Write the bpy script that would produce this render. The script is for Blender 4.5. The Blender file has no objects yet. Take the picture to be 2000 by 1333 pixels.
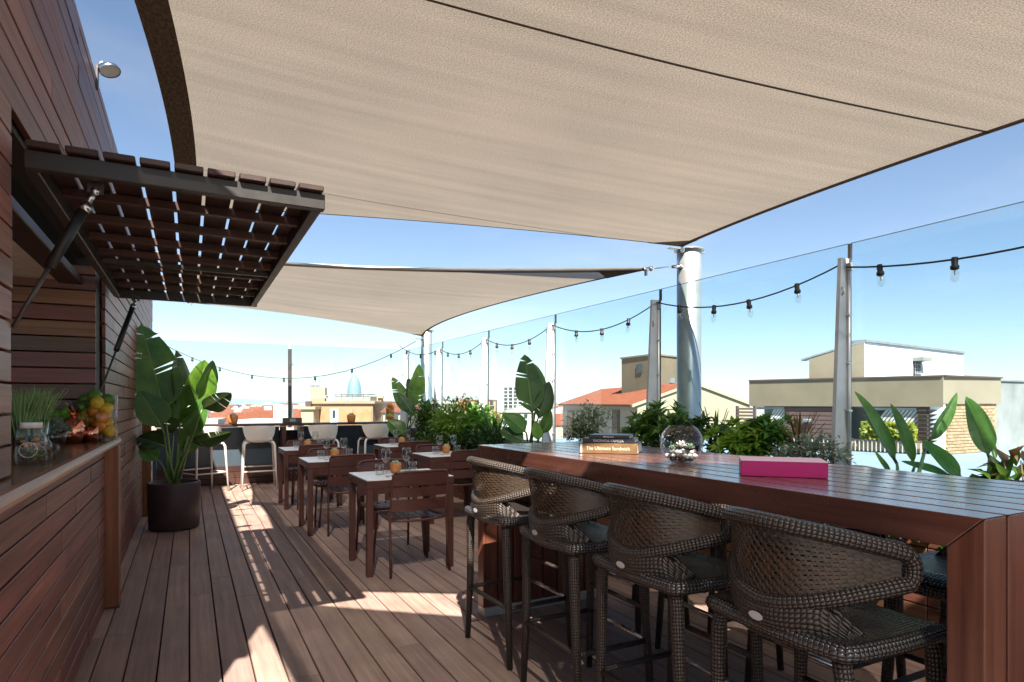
import bpy, math, random
from mathutils import Vector, Matrix
random.seed(7)
R = math.radians
SC = bpy.context.scene
COL = SC.collection

# ---------------------------------------------------------------- camera, sky, sun, exposure
EYE = 1.35; FPX = 1198.0; YAW = R(27.74); HOR = 787.0
SN, CS = math.sin(YAW), math.cos(YAW)
cam_d = bpy.data.cameras.new('camera'); cam = bpy.data.objects.new('camera', cam_d); COL.objects.link(cam)
cam.location = (0, 0, EYE); cam.rotation_euler = (R(90), 0, -YAW)
cam_d.sensor_width = 36; cam_d.lens = 36 * FPX / 2000; cam_d.shift_y = (HOR - 666.5) / 2000
cam_d.clip_start = .05; cam_d.clip_end = 40000
SC.camera = cam

SUN_A, SUN_B = .29, .84                                     # metres the light travels in x and y per metre it falls
world = bpy.data.worlds.new('World'); SC.world = world; world.use_nodes = True
wn = world.node_tree.nodes; wl = world.node_tree.links
sky = wn.new('ShaderNodeTexSky'); sky.sky_type = 'NISHITA'; sky.sun_disc = False
sky.sun_elevation = math.atan(1 / math.hypot(SUN_A, SUN_B)); sky.sun_rotation = math.pi + math.atan2(SUN_A, SUN_B)
sky.altitude = 30; sky.air_density = 1.0; sky.dust_density = .05; sky.ozone_density = 2.2
# thin high cloud: the same sky, a little paler in wisps
wtc = wn.new('ShaderNodeTexCoord'); wmp = wn.new('ShaderNodeMapping'); wmp.inputs['Scale'].default_value = (2.2, 2.2, 9); wl.new(wtc.outputs['Generated'], wmp.inputs[0])
wno = wn.new('ShaderNodeTexNoise'); wno.inputs['Scale'].default_value = 1.6; wno.inputs['Detail'].default_value = 7; wl.new(wmp.outputs[0], wno.inputs[0])
wrp = wn.new('ShaderNodeValToRGB'); wrp.color_ramp.elements[0].position = .5; wrp.color_ramp.elements[1].position = .85; wrp.color_ramp.elements[1].color = (.35, .35, .35, 1); wl.new(wno.outputs[0], wrp.inputs[0])
whs = wn.new('ShaderNodeHueSaturation'); whs.inputs['Saturation'].default_value = .35; whs.inputs['Value'].default_value = 1.12; wl.new(sky.outputs[0], whs.inputs['Color'])
wmx = wn.new('ShaderNodeMix'); wmx.data_type = 'RGBA'; wl.new(wrp.outputs[0], wmx.inputs[0]); wl.new(sky.outputs[0], wmx.inputs[6]); wl.new(whs.outputs[0], wmx.inputs[7])
wl.new(wmx.outputs[2], wn['Background'].inputs[0]); wn['Background'].inputs[1].default_value = .05

sun_d = bpy.data.lights.new('sun', 'SUN'); sun_d.energy = 5.0; sun_d.angle = R(.55); sun_d.color = (1, .94, .85)
sun = bpy.data.objects.new('sun', sun_d); COL.objects.link(sun)
sun.rotation_euler = Vector((SUN_A, SUN_B, -1)).to_track_quat('-Z', 'Y').to_euler(); sun.location = (-3, -8, 12)

vs = SC.view_settings; vs.view_transform = 'Standard'; vs.look = 'None'; vs.exposure = 1.78; vs.gamma = 1
cy = SC.cycles; cy.use_denoising = True; cy.max_bounces = 10; cy.transparent_max_bounces = 24
cy.diffuse_bounces = 5; cy.glossy_bounces = 4; cy.transmission_bounces = 8; cy.caustics_reflective = False
cy.caustics_refractive = False; cy.sample_clamp_indirect = 6

# ---------------------------------------------------------------- pixel helpers (photo is 2000 x 1333)
def pd(u, v, d):
    """point at depth d along the camera axis seen at pixel (u, v)"""
    r = (u - 1000) / FPX * d; z = EYE + (HOR - v) / FPX * d
    return Vector((SN * d + CS * r, CS * d - SN * r, z))
def pz(u, v, z=0.0):
    """point on the level z seen at pixel (u, v)"""
    return pd(u, v, (EYE - z) * FPX / (v - HOR))
def px_x(u, v, X):
    """point on the plane x = X seen at pixel (u, v)"""
    return pd(u, v, X / (SN + CS * (u - 1000) / FPX))
def dep(p): return SN * p[0] + CS * p[1]

# ---------------------------------------------------------------- materials
MATS = {}
def nodes(name):
    m = bpy.data.materials.new(name); m.use_nodes = True; MATS[name] = m
    return m, m.node_tree.nodes, m.node_tree.links, m.node_tree.nodes['Principled BSDF']
def coords(n, l, scale, kind='Object', rnd=True):
    tc = n.new('ShaderNodeTexCoord'); mp = n.new('ShaderNodeMapping'); mp.inputs['Scale'].default_value = scale
    l.new(tc.outputs[kind], mp.inputs[0])
    if rnd:
        oi = n.new('ShaderNodeObjectInfo'); mu = n.new('ShaderNodeMath'); mu.operation = 'MULTIPLY'; mu.inputs[1].default_value = 91.7
        l.new(oi.outputs['Random'], mu.inputs[0]); l.new(mu.outputs[0], mp.inputs['Location'])
    return mp
def ramp(n, l, src, stops):
    r = n.new('ShaderNodeValToRGB'); l.new(src, r.inputs[0])
    while len(r.color_ramp.elements) < len(stops): r.color_ramp.elements.new(.5)
    for e, (p, c) in zip(r.color_ramp.elements, stops): e.position = p; e.color = (*c, 1) if len(c) == 3 else c
    return r
def vary(n, l, col, lo=.75, hi=1.25, hue=.012):
    """each object of the material a little lighter, darker, redder"""
    oi = n.new('ShaderNodeObjectInfo'); mr = n.new('ShaderNodeMapRange')
    mr.inputs['To Min'].default_value = lo; mr.inputs['To Max'].default_value = hi
    l.new(oi.outputs['Random'], mr.inputs[0])
    m2 = n.new('ShaderNodeMath'); m2.operation = 'MULTIPLY'; m2.inputs[1].default_value = 7.31; l.new(oi.outputs['Random'], m2.inputs[0])
    fr = n.new('ShaderNodeMath'); fr.operation = 'FRACT'; l.new(m2.outputs[0], fr.inputs[0])
    mh = n.new('ShaderNodeMapRange'); mh.inputs['To Min'].default_value = .5 - hue; mh.inputs['To Max'].default_value = .5 + hue; l.new(fr.outputs[0], mh.inputs[0])
    hs = n.new('ShaderNodeHueSaturation'); l.new(col, hs.inputs['Color']); l.new(mr.outputs[0], hs.inputs['Value']); l.new(mh.outputs[0], hs.inputs['Hue'])
    return hs.outputs[0]
def bump(n, l, src, b, dist=.002, st=.5):
    bp = n.new('ShaderNodeBump'); bp.inputs['Distance'].default_value = dist; bp.inputs['Strength'].default_value = st
    l.new(src, bp.inputs['Height']); l.new(bp.outputs[0], b.inputs['Normal']); return bp
def noise(n, l, mp, scale=1, detail=5, rough=.6):
    t = n.new('ShaderNodeTexNoise'); t.inputs['Scale'].default_value = scale; t.inputs['Detail'].default_value = detail
    t.inputs['Roughness'].default_value = rough; l.new(mp.outputs[0], t.inputs[0]); return t
def plain(name, c, rough=.5, metal=0, var=.12, sc=6, spec=.5, bd=.001, rnd=True):
    m, n, l, b = nodes(name)
    mp = coords(n, l, (sc, sc, sc), rnd=rnd); t = noise(n, l, mp, 1, 6)
    r = ramp(n, l, t.outputs[0], [(.3, tuple(x * (1 - var) for x in c)), (.7, tuple(min(1, x * (1 + var)) for x in c))])
    l.new(r.outputs[0], b.inputs['Base Color']); b.inputs['Metallic'].default_value = metal; b.inputs['Specular IOR Level'].default_value = spec
    rr = n.new('ShaderNodeMapRange'); rr.inputs['To Min'].default_value = max(.03, rough - .1); rr.inputs['To Max'].default_value = min(1, rough + .1)
    l.new(t.outputs[0], rr.inputs[0]); l.new(rr.outputs[0], b.inputs['Roughness'])
    if bd: bump(n, l, t.outputs[0], b, bd, .4)
    return m
def wood(name, dark, light, axis, rough=.42, lo=.75, hi=1.3, groove=0, hue=.012, spec=.5, freq=38, coat=0):
    m, n, l, b = nodes(name)
    s = [freq, freq, freq]; s[axis] = 1.3
    mp = coords(n, l, s); t = noise(n, l, mp, 1, 8, .65)
    r = ramp(n, l, t.outputs[0], [(.28, dark), (.5, tuple((a + c) / 2 for a, c in zip(dark, light))), (.72, light)])
    mp2 = coords(n, l, (1.7, 1.7, 1.7)); t2 = noise(n, l, mp2, 1, 5)
    r2 = ramp(n, l, t2.outputs[0], [(.3, (.72, .72, .75)), (.7, (1.15, 1.12, 1.1))])
    mx = n.new('ShaderNodeMix'); mx.data_type = 'RGBA'; mx.blend_type = 'MULTIPLY'; mx.inputs[0].default_value = 1
    l.new(r.outputs[0], mx.inputs[6]); l.new(r2.outputs[0], mx.inputs[7])
    l.new(vary(n, l, mx.outputs[2], lo, hi, hue), b.inputs['Base Color'])
    mr = n.new('ShaderNodeMapRange'); mr.inputs['To Min'].default_value = rough - .1; mr.inputs['To Max'].default_value = rough + .16
    l.new(t2.outputs[0], mr.inputs[0]); l.new(mr.outputs[0], b.inputs['Roughness']); b.inputs['Specular IOR Level'].default_value = spec
    h = t.outputs[0]
    if groove:
        w = n.new('ShaderNodeTexWave'); w.bands_direction = 'X'; w.inputs['Scale'].default_value = groove; w.inputs['Distortion'].default_value = .6
        tc = n.new('ShaderNodeTexCoord'); l.new(tc.outputs['Object'], w.inputs[0])
        ad = n.new('ShaderNodeMath'); ad.operation = 'ADD'; l.new(w.outputs[1], ad.inputs[0]); l.new(t.outputs[0], ad.inputs[1]); h = ad.outputs[0]
    if coat: b.inputs['Coat Weight'].default_value = coat; b.inputs['Coat Roughness'].default_value = .12
    bump(n, l, h, b, .0012, .5)
    return m
def glass(name, tint, gloss=.5, rough=.0, base=.04, power=4.5):
    """clear sheet: tinted see-through plus a mirror that grows at grazing angles"""
    m, n, l, b = nodes(name); n.remove(b); out = n['Material Output']
    tr = n.new('ShaderNodeBsdfTransparent'); tr.inputs[0].default_value = (*tint, 1)
    gl = n.new('ShaderNodeBsdfGlossy'); gl.inputs['Roughness'].default_value = rough
    lw = n.new('ShaderNodeLayerWeight'); pw = n.new('ShaderNodeMath'); pw.operation = 'POWER'; pw.inputs[1].default_value = power; l.new(lw.outputs['Facing'], pw.inputs[0])
    mr = n.new('ShaderNodeMapRange'); mr.inputs['To Min'].default_value = base; mr.inputs['To Max'].default_value = gloss; l.new(pw.outputs[0], mr.inputs[0])
    mx = n.new('ShaderNodeMixShader'); l.new(mr.outputs[0], mx.inputs[0]); l.new(tr.outputs[0], mx.inputs[1]); l.new(gl.outputs[0], mx.inputs[2])
    l.new(mx.outputs[0], out.inputs[0]); return m
def leafmat(name, c1, c2, rough=.38, trans=.35, sc=9):
    m, n, l, b = nodes(name); out = n['Material Output']
    mp = coords(n, l, (sc, sc, sc)); t = noise(n, l, mp, 1, 4)
    r = ramp(n, l, t.outputs[0], [(.3, c1), (.7, c2)]); c = vary(n, l, r.outputs[0], .8, 1.25, .015)
    tcv = n.new('ShaderNodeTexCoord'); sv = n.new('ShaderNodeSeparateXYZ'); l.new(tcv.outputs['UV'], sv.inputs[0])   # side veins and pale midrib on the blade's own UV
    wv = n.new('ShaderNodeTexWave'); wv.bands_direction = 'X'; wv.inputs['Scale'].default_value = 9; wv.inputs['Distortion'].default_value = 1.2; wv.inputs['Detail Scale'].default_value = 3; l.new(tcv.outputs['UV'], wv.inputs[0])
    rv = ramp(n, l, wv.outputs[1], [(.0, (.78, .8, .75)), (.6, (1.08, 1.06, 1.05))])
    mv = n.new('ShaderNodeMix'); mv.data_type = 'RGBA'; mv.blend_type = 'MULTIPLY'; mv.inputs[0].default_value = 1; l.new(c, mv.inputs[6]); l.new(rv.outputs[0], mv.inputs[7]); c = mv.outputs[2]
    ab = n.new('ShaderNodeMath'); ab.operation = 'ABSOLUTE'; l.new(sv.outputs[1], ab.inputs[0])
    rb = ramp(n, l, ab.outputs[0], [(.0, (0, 0, 0)), (.02, (1, 1, 1)), (.07, (0, 0, 0)), (.93, (0, 0, 0)), (1, (.7, .7, .7))])
    mm = n.new('ShaderNodeMix'); mm.data_type = 'RGBA'; l.new(rb.outputs[0], mm.inputs[0]); l.new(c, mm.inputs[6]); mm.inputs[7].default_value = (.2, .25, .07, 1); c = mm.outputs[2]
    l.new(c, b.inputs['Base Color']); b.inputs['Roughness'].default_value = rough
    tl = n.new('ShaderNodeBsdfTranslucent'); hs = n.new('ShaderNodeHueSaturation'); hs.inputs['Value'].default_value = 1.9; hs.inputs['Hue'].default_value = .485
    l.new(c, hs.inputs['Color']); l.new(hs.outputs[0], tl.inputs[0])
    mx = n.new('ShaderNodeMixShader'); mx.inputs[0].default_value = trans
    l.new(b.outputs[0], mx.inputs[1]); l.new(tl.outputs[0], mx.inputs[2]); l.new(mx.outputs[0], out.inputs[0])
    bump(n, l, t.outputs[0], b, .003, .4)
    return m
def sailmat(name, c, trans, amount=1.0):
    m, n, l, b = nodes(name); n.remove(b); out = n['Material Output']
    tc = n.new('ShaderNodeTexCoord')
    def layer(scale, lo, hi, a, z, kind='UV', det=3):
        mp = n.new('ShaderNodeMapping'); mp.inputs['Scale'].default_value = scale; l.new(tc.outputs[kind], mp.inputs[0])
        t = noise(n, l, mp, 1, det, .55); return ramp(n, l, t.outputs[0], [(a, (lo,) * 3), (z, (hi,) * 3)]), t
    a, ta = layer((.35, 9, 1), .86, 1.08, .3, .7, det=6)                    # long soft bands across the cloth
    k, tk = layer((120, 175, 1), .66, 1.32, .3, .7, det=1)               # knitted speckle
    k2, _ = layer((.8, .8, 1), .9, 1.06, .3, .7)
    def mul(p, q):
        x = n.new('ShaderNodeMix'); x.data_type = 'RGBA'; x.blend_type = 'MULTIPLY'; x.inputs[0].default_value = 1; l.new(p, x.inputs[6])
        if isinstance(q, tuple): x.inputs[7].default_value = (*q, 1)
        else: l.new(q, x.inputs[7])
        return x.outputs[2]
    col = mul(mul(mul(a.outputs[0], k.outputs[0]), k2.outputs[0]), c)
    df = n.new('ShaderNodeBsdfDiffuse'); tl = n.new('ShaderNodeBsdfTranslucent'); l.new(col, df.inputs[0]); l.new(col, tl.inputs[0])
    mx = n.new('ShaderNodeMixShader'); mx.inputs[0].default_value = trans; l.new(df.outputs[0], mx.inputs[1]); l.new(tl.outputs[0], mx.inputs[2])
    op = n.new('ShaderNodeMixShader'); op.inputs[0].default_value = .085; tp = n.new('ShaderNodeBsdfTransparent'); l.new(mx.outputs[0], op.inputs[1]); l.new(tp.outputs[0], op.inputs[2])
    l.new(op.outputs[0] if amount == 1.0 else mx.outputs[0], out.inputs[0])
    bp = n.new('ShaderNodeBump'); bp.inputs['Distance'].default_value = .003; bp.inputs['Strength'].default_value = .6; l.new(tk.outputs[0], bp.inputs['Height']); l.new(bp.outputs[0], df.inputs['Normal'])
    return m
def weavemat(name, c1, c2, su, sv, rough=.34, spec=.6):
    """flat synthetic cane: over-and-under squares on the surface's own UV (1 unit = 1 metre)"""
    m, n, l, b = nodes(name)
    tc = n.new('ShaderNodeTexCoord'); sx = n.new('ShaderNodeSeparateXYZ')
    wn_ = n.new('ShaderNodeTexNoise'); wn_.inputs['Scale'].default_value = 22; l.new(tc.outputs['Object'], wn_.inputs[0])   # hand woven: uneven rows
    wa = n.new('ShaderNodeMix'); wa.data_type = 'RGBA'; wa.blend_type = 'LINEAR_LIGHT'; wa.inputs[0].default_value = .0035; l.new(tc.outputs['UV'], wa.inputs[6]); l.new(wn_.outputs['Color'], wa.inputs[7]); l.new(wa.outputs[2], sx.inputs[0])
    def mth(op, p, q=None):
        x = n.new('ShaderNodeMath'); x.operation = op
        for i, y in enumerate((p, q)):
            if y is None: continue
            if isinstance(y, (int, float)): x.inputs[i].default_value = y
            else: l.new(y, x.inputs[i])
        return x.outputs[0]
    su_ = mth('SINE', mth('MULTIPLY', sx.outputs[0], math.pi * su)); sv_ = mth('SINE', mth('MULTIPLY', sx.outputs[1], math.pi * sv))
    h = mth('ABSOLUTE', mth('MULTIPLY', su_, sv_))
    chk = n.new('ShaderNodeTexChecker'); chk.inputs['Scale'].default_value = 1
    mp = n.new('ShaderNodeMapping'); mp.inputs['Scale'].default_value = (su, sv, 1); l.new(wa.outputs[2], mp.inputs[0]); l.new(mp.outputs[0], chk.inputs[0])
    hh = mth('POWER', h, .45)
    r = ramp(n, l, hh, [(.25, tuple(x * .25 for x in c1)), (.7, c1), (1, c2)])
    mx = n.new('ShaderNodeMix'); mx.data_type = 'RGBA'; mx.blend_type = 'MULTIPLY'; mx.inputs[0].default_value = .55
    r3 = ramp(n, l, chk.outputs[1], [(0, (.7, .68, .66)), (1, (1.2, 1.2, 1.2))]); l.new(r.outputs[0], mx.inputs[6]); l.new(r3.outputs[0], mx.inputs[7])
    l.new(mx.outputs[2], b.inputs['Base Color']); b.inputs['Roughness'].default_value = rough; b.inputs['Specular IOR Level'].default_value = spec
    bump(n, l, hh, b, .004, .9)
    return m

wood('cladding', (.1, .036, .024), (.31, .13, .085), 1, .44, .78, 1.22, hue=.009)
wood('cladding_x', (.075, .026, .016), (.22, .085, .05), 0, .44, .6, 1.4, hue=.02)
wood('counter_wood', (.11, .038, .02), (.26, .1, .055), 1, .2, .9, 1.1, spec=.6)
wood('nosing_wood', (.3, .17, .11), (.5, .32, .22), 1, .35, .9, 1.1)
wood('post_wood', (.15, .05, .018), (.36, .135, .05), 2, .38, .9, 1.1)
wood('deck_wood', (.27, .178, .142), (.46, .325, .265), 1, .5, .88, 1.12, groove=55, hue=.01, spec=.4)
wood('table_wood', (.075, .027, .017), (.165, .065, .042), 1, .25, .85, 1.2, spec=.65, coat=.45)
wood('table_wood_z', (.085, .028, .016), (.2, .075, .042), 2, .3, .85, 1.2, spec=.6)
wood('dark_wood', (.018, .008, .006), (.05, .02, .014), 1, .45, .8, 1.25)
wood('dark_wood_x', (.032, .012, .008), (.08, .031, .02), 0, .45, .8, 1.25)
wood('planter_wood', (.07, .025, .015), (.19, .075, .045), 1, .45, .75, 1.25)
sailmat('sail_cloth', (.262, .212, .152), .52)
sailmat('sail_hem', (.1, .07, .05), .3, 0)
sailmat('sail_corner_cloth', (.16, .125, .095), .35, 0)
plain('pale_edging', (.8, .78, .74), .6)  # along the sail's edge this pale colour stands in for sunlight
plain('seam_thread', (.1, .07, .05), .9)
plain('black_steel', (.028, .025, .023), .42, 0, .2, 14)
plain('dark_steel', (.075, .07, .066), .4, .4, .2, 10)
plain('rubber_black', (.012, .012, .012), .5, 0, .2)
plain('steel', (.6, .6, .59), .28, 1, .08, 8)
plain('brushed_aluminium', (.62, .63, .62), .4, .55, .1, 3)
plain('galvanised', (.4, .41, .4), .36, .6, .14, 4)
plain('fin_plate', (.48, .5, .51), .45, .1, .18, 5)
plain('cream_plaster', (.72, .66, .56), .7)
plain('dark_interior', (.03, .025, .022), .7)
plain('brown_paint', (.095, .036, .028), .42, 0, .08, 18, .5)
plain('table_white', (.84, .84, .83), .32, 0, .03, 9)
plain('white_plastic', (.74, .71, .66), .35, 0, .04, 9)
plain('linen', (.8, .78, .75), .85, 0, .05, 40)
plain('terracotta', (.5, .2, .055), .65, 0, .2, 30)
plain('terracotta_dark', (.32, .12, .04), .7, 0, .2, 30)
plain('pot_purple', (.062, .038, .04), .5, 0, .15, 8, .4)
plain('soil', (.035, .024, .016), .95, 0, .4, 40, .2, .01)
plain('blue_panel', (.05, .068, .085), .22, 0, .12, 2.5)
plain('magenta', (.44, .002, .12), .42, 0, .05, 9)
plain('magenta_top', (.74, .45, .52), .5, 0, .05, 9)
plain('book_black', (.02, .02, .024), .35)
plain('book_tan', (.17, .1, .045), .45, 0, .25, 25)
plain('paper', (.72, .68, .58), .85, 0, .08, 60)
plain('print_white', (.8, .8, .78), .6, 0, 0)
plain('print_cream', (.72, .62, .45), .6, 0, .1)
plain('copper', (.72, .27, .16), .16, 1, .1, 9)
plain('orange_fruit', (.75, .25, .02), .42, 0, .15, 30)
plain('lemon_fruit', (.78, .5, .03), .4, 0, .12, 30)
plain('lime_fruit', (.1, .24, .02), .38, 0, .25, 30)
plain('pebble_white', (.72, .69, .62), .7, 0, .2, 30)
plain('pebble_brown', (.15, .09, .065), .7, 0, .3, 30)
plain('succulent', (.3, .38, .26), .55, 0, .2, 30)
plain('herb_green', (.24, .38, .14), .5, 0, .3, 14)
plain('dried_flower', (.62, .24, .06), .7, 0, .3, 30)
plain('moss', (.2, .2, .08), .9, 0, .4, 40)
plain('bark', (.09, .065, .045), .85, 0, .3, 20)
plain('stalk', (.16, .25, .07), .45, 0, .2, 12)
plain('stalk_dark', (.07, .1, .04), .5, 0, .2, 12)
plain('lens_white', (.85, .84, .8), .3)
plain('pale_roof', (.25, .325, .37), .45, 0, .12, .6, rnd=False)
plain('slab_dark', (.05, .045, .042), .8)
plain('plaster_cream', (.39, .325, .215), .9, 0, .07, 1.2, .2, .004)
plain('plaster_beige', (.36, .31, .25), .9, 0, .08, 1.2, .2, .004)
plain('plaster_tan', (.195, .152, .1), .9, 0, .12, .9, .2, .004)
plain('plaster_tan_pale', (.27, .215, .15), .9, 0, .1, .9, .2, .004)  # on the right parapet band: the tan paint with stronger sun put in
plain('plaster_white', (.84, .85, .85), .85, 0, .03, 1, .2, .002)
plain('concrete_grey', (.25, .245, .23), .9, 0, .3, .8, .2, .01)
plain('roof_tile', (.22, .066, .034), .8, 0, .25, 3, .2, .01)
plain('ochre_brick', (.37, .245, .145), .9, 0, .3, 3, .2, .01)
plain('shutter_brown', (.1, .055, .045), .7, 0, .15, 5)
plain('window_dark', (.04, .05, .06), .15, 0, .3, 3, .6)
plain('metal_grey', (.3, .31, .32), .5, .4, .15, 4)
plain('pale_grey', (.5, .48, .45), .6)  # on the slanting terrace bars it carries the brightness of sun streaks
glass('balustrade_glass', (.885, .955, .975), .5, .0, .035)
glass('drink_glass', (.94, .955, .965), .95, .02, .06, 2.6)
glass('bowl_glass', (.972, .978, .984), .65, .01, .03, 4.2)
glass('bulb_glass', (.95, .95, .93), .8, .03, .06)
leafmat('leaf_big', (.025, .085, .014), (.07, .17, .03), .3, .32, 5)
leafmat('leaf_bright', (.07, .19, .015), (.2, .36, .045), .42, .42, 8)
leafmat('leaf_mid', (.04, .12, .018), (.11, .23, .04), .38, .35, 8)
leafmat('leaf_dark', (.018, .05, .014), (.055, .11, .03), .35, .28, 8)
leafmat('leaf_silver', (.16, .2, .15), (.34, .38, .3), .6, .25, 14)
leafmat('leaf_bronze', (.12, .07, .025), (.24, .13, .05), .4, .3, 8)
leafmat('leaf_variegated', (.07, .11, .05), (.42, .42, .25), .5, .3, 30)
leafmat('leaf_hedge', (.24, .3, .03), (.42, .44, .06), .5, .4, 6)
weavemat('cane', (.034, .023, .016), (.072, .05, .036), 82, 82, .34, .55)
weavemat('cane_seat', (.03, .023, .02), (.075, .064, .06), 74, 74, .24, .9)
def strandmat():
    m, n, l, b = nodes('cane_strand'); mp = coords(n, l, (60, 60, 60)); t = noise(n, l, mp, 1, 3)
    r = ramp(n, l, t.outputs[0], [(.3, (.03, .019, .012)), (.7, (.07, .045, .028))]); l.new(r.outputs[0], b.inputs['Base Color'])
    b.inputs['Roughness'].default_value = .36
strandmat()
M = MATS

# ---------------------------------------------------------------- mesh helpers
class MB:
    def __init__(s): s.v = []; s.f = []; s.uv = []; s.sm = []
    def add(s, vs, fs, uvs=None, smooth=False):
        k = len(s.v); s.v += [tuple(p) for p in vs]
        for i, f in enumerate(fs):
            s.f.append(tuple(k + a for a in f)); s.sm.append(smooth)
            s.uv.append(uvs[i] if uvs else [(0, 0)] * len(f))
        return s
    def box(s, c, d, rz=0, rot=None):
        x, y, z = d[0] / 2, d[1] / 2, d[2] / 2; c = Vector(c)
        m = rot if rot else Matrix.Rotation(rz, 3, 'Z')
        vs = [c + m @ Vector((a * x, b * y, e * z)) for e in (-1, 1) for a, b in ((-1, -1), (1, -1), (1, 1), (-1, 1))]
        return s.add(vs, [(3, 2, 1, 0), (4, 5, 6, 7), (0, 1, 5, 4), (1, 2, 6, 5), (2, 3, 7, 6), (3, 0, 4, 7)])
    def cbox(s, c, d, ch=.004, rot=None):
        """box with chamfered edges"""
        h = [d[0] / 2, d[1] / 2, d[2] / 2]; ch = min(ch, min(h) * .8); c = Vector(c); m = rot if rot else Matrix.Identity(3)
        vs = []; idx = {}
        for a in (-1, 1):
            for b in (-1, 1):
                for e in (-1, 1):
                    for k in range(3):
                        p = [a * (h[0] - ch), b * (h[1] - ch), e * (h[2] - ch)]; p[k] = (a, b, e)[k] * h[k]
                        idx[(a, b, e, k)] = len(vs); vs.append(c + m @ Vector(p))
        fs = []
        for k in range(3):
            i, j = (k + 1) % 3, (k + 2) % 3
            for sg in (-1, 1):
                loop = []
                for p, q in ((-1, -1), (1, -1), (1, 1), (-1, 1)):
                    t = [0, 0, 0]; t[k] = sg; t[i] = p; t[j] = q; loop.append(idx[(*t, k)])
                fs.append(tuple(loop if sg > 0 else loop[::-1]))
        for k in range(3):                                        # edges along k
            i, j = (k + 1) % 3, (k + 2) % 3
            for p in (-1, 1):
                for q in (-1, 1):
                    t0 = [0, 0, 0]; t0[i] = p; t0[j] = q; t1 = list(t0); t0[k] = -1; t1[k] = 1
                    lp = [idx[(*t0, i)], idx[(*t1, i)], idx[(*t1, j)], idx[(*t0, j)]]
                    fs.append(tuple(lp if p * q < 0 else lp[::-1]))
        for a in (-1, 1):
            for b in (-1, 1):
                for e in (-1, 1):
                    lp = [idx[(a, b, e, 0)], idx[(a, b, e, 1)], idx[(a, b, e, 2)]]
                    fs.append(tuple(lp if a * b * e > 0 else lp[::-1]))
        return s.add(vs, fs)
    def tube(s, pts, r, n=8, caps=True, closed=False):
        pts = [Vector(p) for p in pts]; N = len(pts); rs = r if isinstance(r, (list, tuple)) else [r] * N
        vs = []; L = [0]
        for i in range(1, N): L.append(L[-1] + (pts[i] - pts[i - 1]).length)
        up = None
        for i in range(N):
            a = pts[(i - 1) % N] if closed else pts[max(0, i - 1)]; b = pts[(i + 1) % N] if closed else pts[min(N - 1, i + 1)]
            t = (b - a).normalized()
            if up is None: up = Vector((0, 0, 1)) if abs(t.z) < .9 else Vector((1, 0, 0))
            x = (up - t * up.dot(t)).normalized(); up = x; y = t.cross(x)
            for k in range(n):
                an = 2 * math.pi * k / n; vs.append(pts[i] + (x * math.cos(an) + y * math.sin(an)) * rs[i])
        fs = []; uv = []
        for i in range(N if closed else N - 1):
            j = (i + 1) % N; l0 = L[i]; l1 = L[j] if j else L[-1] + (pts[0] - pts[-1]).length
            for k in range(n):
                q = (k + 1) % n; fs.append((i * n + k, i * n + q, j * n + q, j * n + k))
                c = 2 * math.pi * max(rs) / n; uv.append([(l0, k * c), (l0, (k + 1) * c), (l1, (k + 1) * c), (l1, k * c)])
        s.add(vs, fs, uv, True)
        if caps and not closed:
            k = len(s.v) - len(vs)
            s.f += [tuple(k + i for i in range(n))[::-1], tuple(k + (N - 1) * n + i for i in range(n))]; s.sm += [False, False]; s.uv += [[(0, 0)] * n] * 2
        return s
    def lathe(s, prof, n=20, c=(0, 0, 0), smooth=True):
        """prof = [(radius, z)...] turned about the vertical axis"""
        vs = []; c = Vector(c)
        for r, z in prof:
            for k in range(n):
                a = 2 * math.pi * k / n; vs.append(c + Vector((max(r, .0004) * math.cos(a), max(r, .0004) * math.sin(a), z)))
        fs = [(i * n + k, i * n + (k + 1) % n, (i + 1) * n + (k + 1) % n, (i + 1) * n + k) for i in range(len(prof) - 1) for k in range(n)]
        return s.add(vs, fs, None, smooth)
    def grid(s, nu, nv, fn, uvfn=None, smooth=True, skip=None):
        vs = [fn(i / nu, j / nv) for j in range(nv + 1) for i in range(nu + 1)]
        fs = []; uv = []
        for j in range(nv):
            for i in range(nu):
                if skip and skip(i, j): continue
                fs.append((j * (nu + 1) + i, j * (nu + 1) + i + 1, (j + 1) * (nu + 1) + i + 1, (j + 1) * (nu + 1) + i))
                if uvfn: uv.append([uvfn(a / nu, b / nv) for a, b in ((i, j), (i + 1, j), (i + 1, j + 1), (i, j + 1))])
        return s.add(vs, fs, uv if uvfn else None, smooth)
    def ball(s, c, r, n=10, m=7, sq=(1, 1, 1)):
        c = Vector(c)
        return s.grid(n, m, lambda a, b: c + Vector((r * sq[0] * math.sin(math.pi * min(max(b, .01), .99)) * math.cos(2 * math.pi * a), r * sq[1] * math.sin(math.pi * min(max(b, .01), .99)) * math.sin(2 * math.pi * a), -r * sq[2] * math.cos(math.pi * b))))
    def prism(s, poly, off):
        """flat polygon (list of 3-D points) extruded by the vector off"""
        n = len(poly); off = Vector(off); vs = [Vector(p) for p in poly] + [Vector(p) + off for p in poly]
        return s.add(vs, [tuple(range(n))[::-1], tuple(range(n, 2 * n))] + [(i, (i + 1) % n, n + (i + 1) % n, n + i) for i in range(n)])
    def mesh(s, name, mat, shift=(0, 0, 0)):
        me = bpy.data.meshes.new(name); sh = Vector(shift)
        me.from_pydata([tuple(Vector(p) - sh) for p in s.v], [], s.f)
        uvl = me.uv_layers.new(name='uv'); flat = [c for f in s.uv for p in f for c in p]; uvl.data.foreach_set('uv', flat)
        me.polygons.foreach_set('use_smooth', s.sm)
        if mat: me.materials.append(M[mat] if isinstance(mat, str) else mat)
        me.update(); return me
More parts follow.
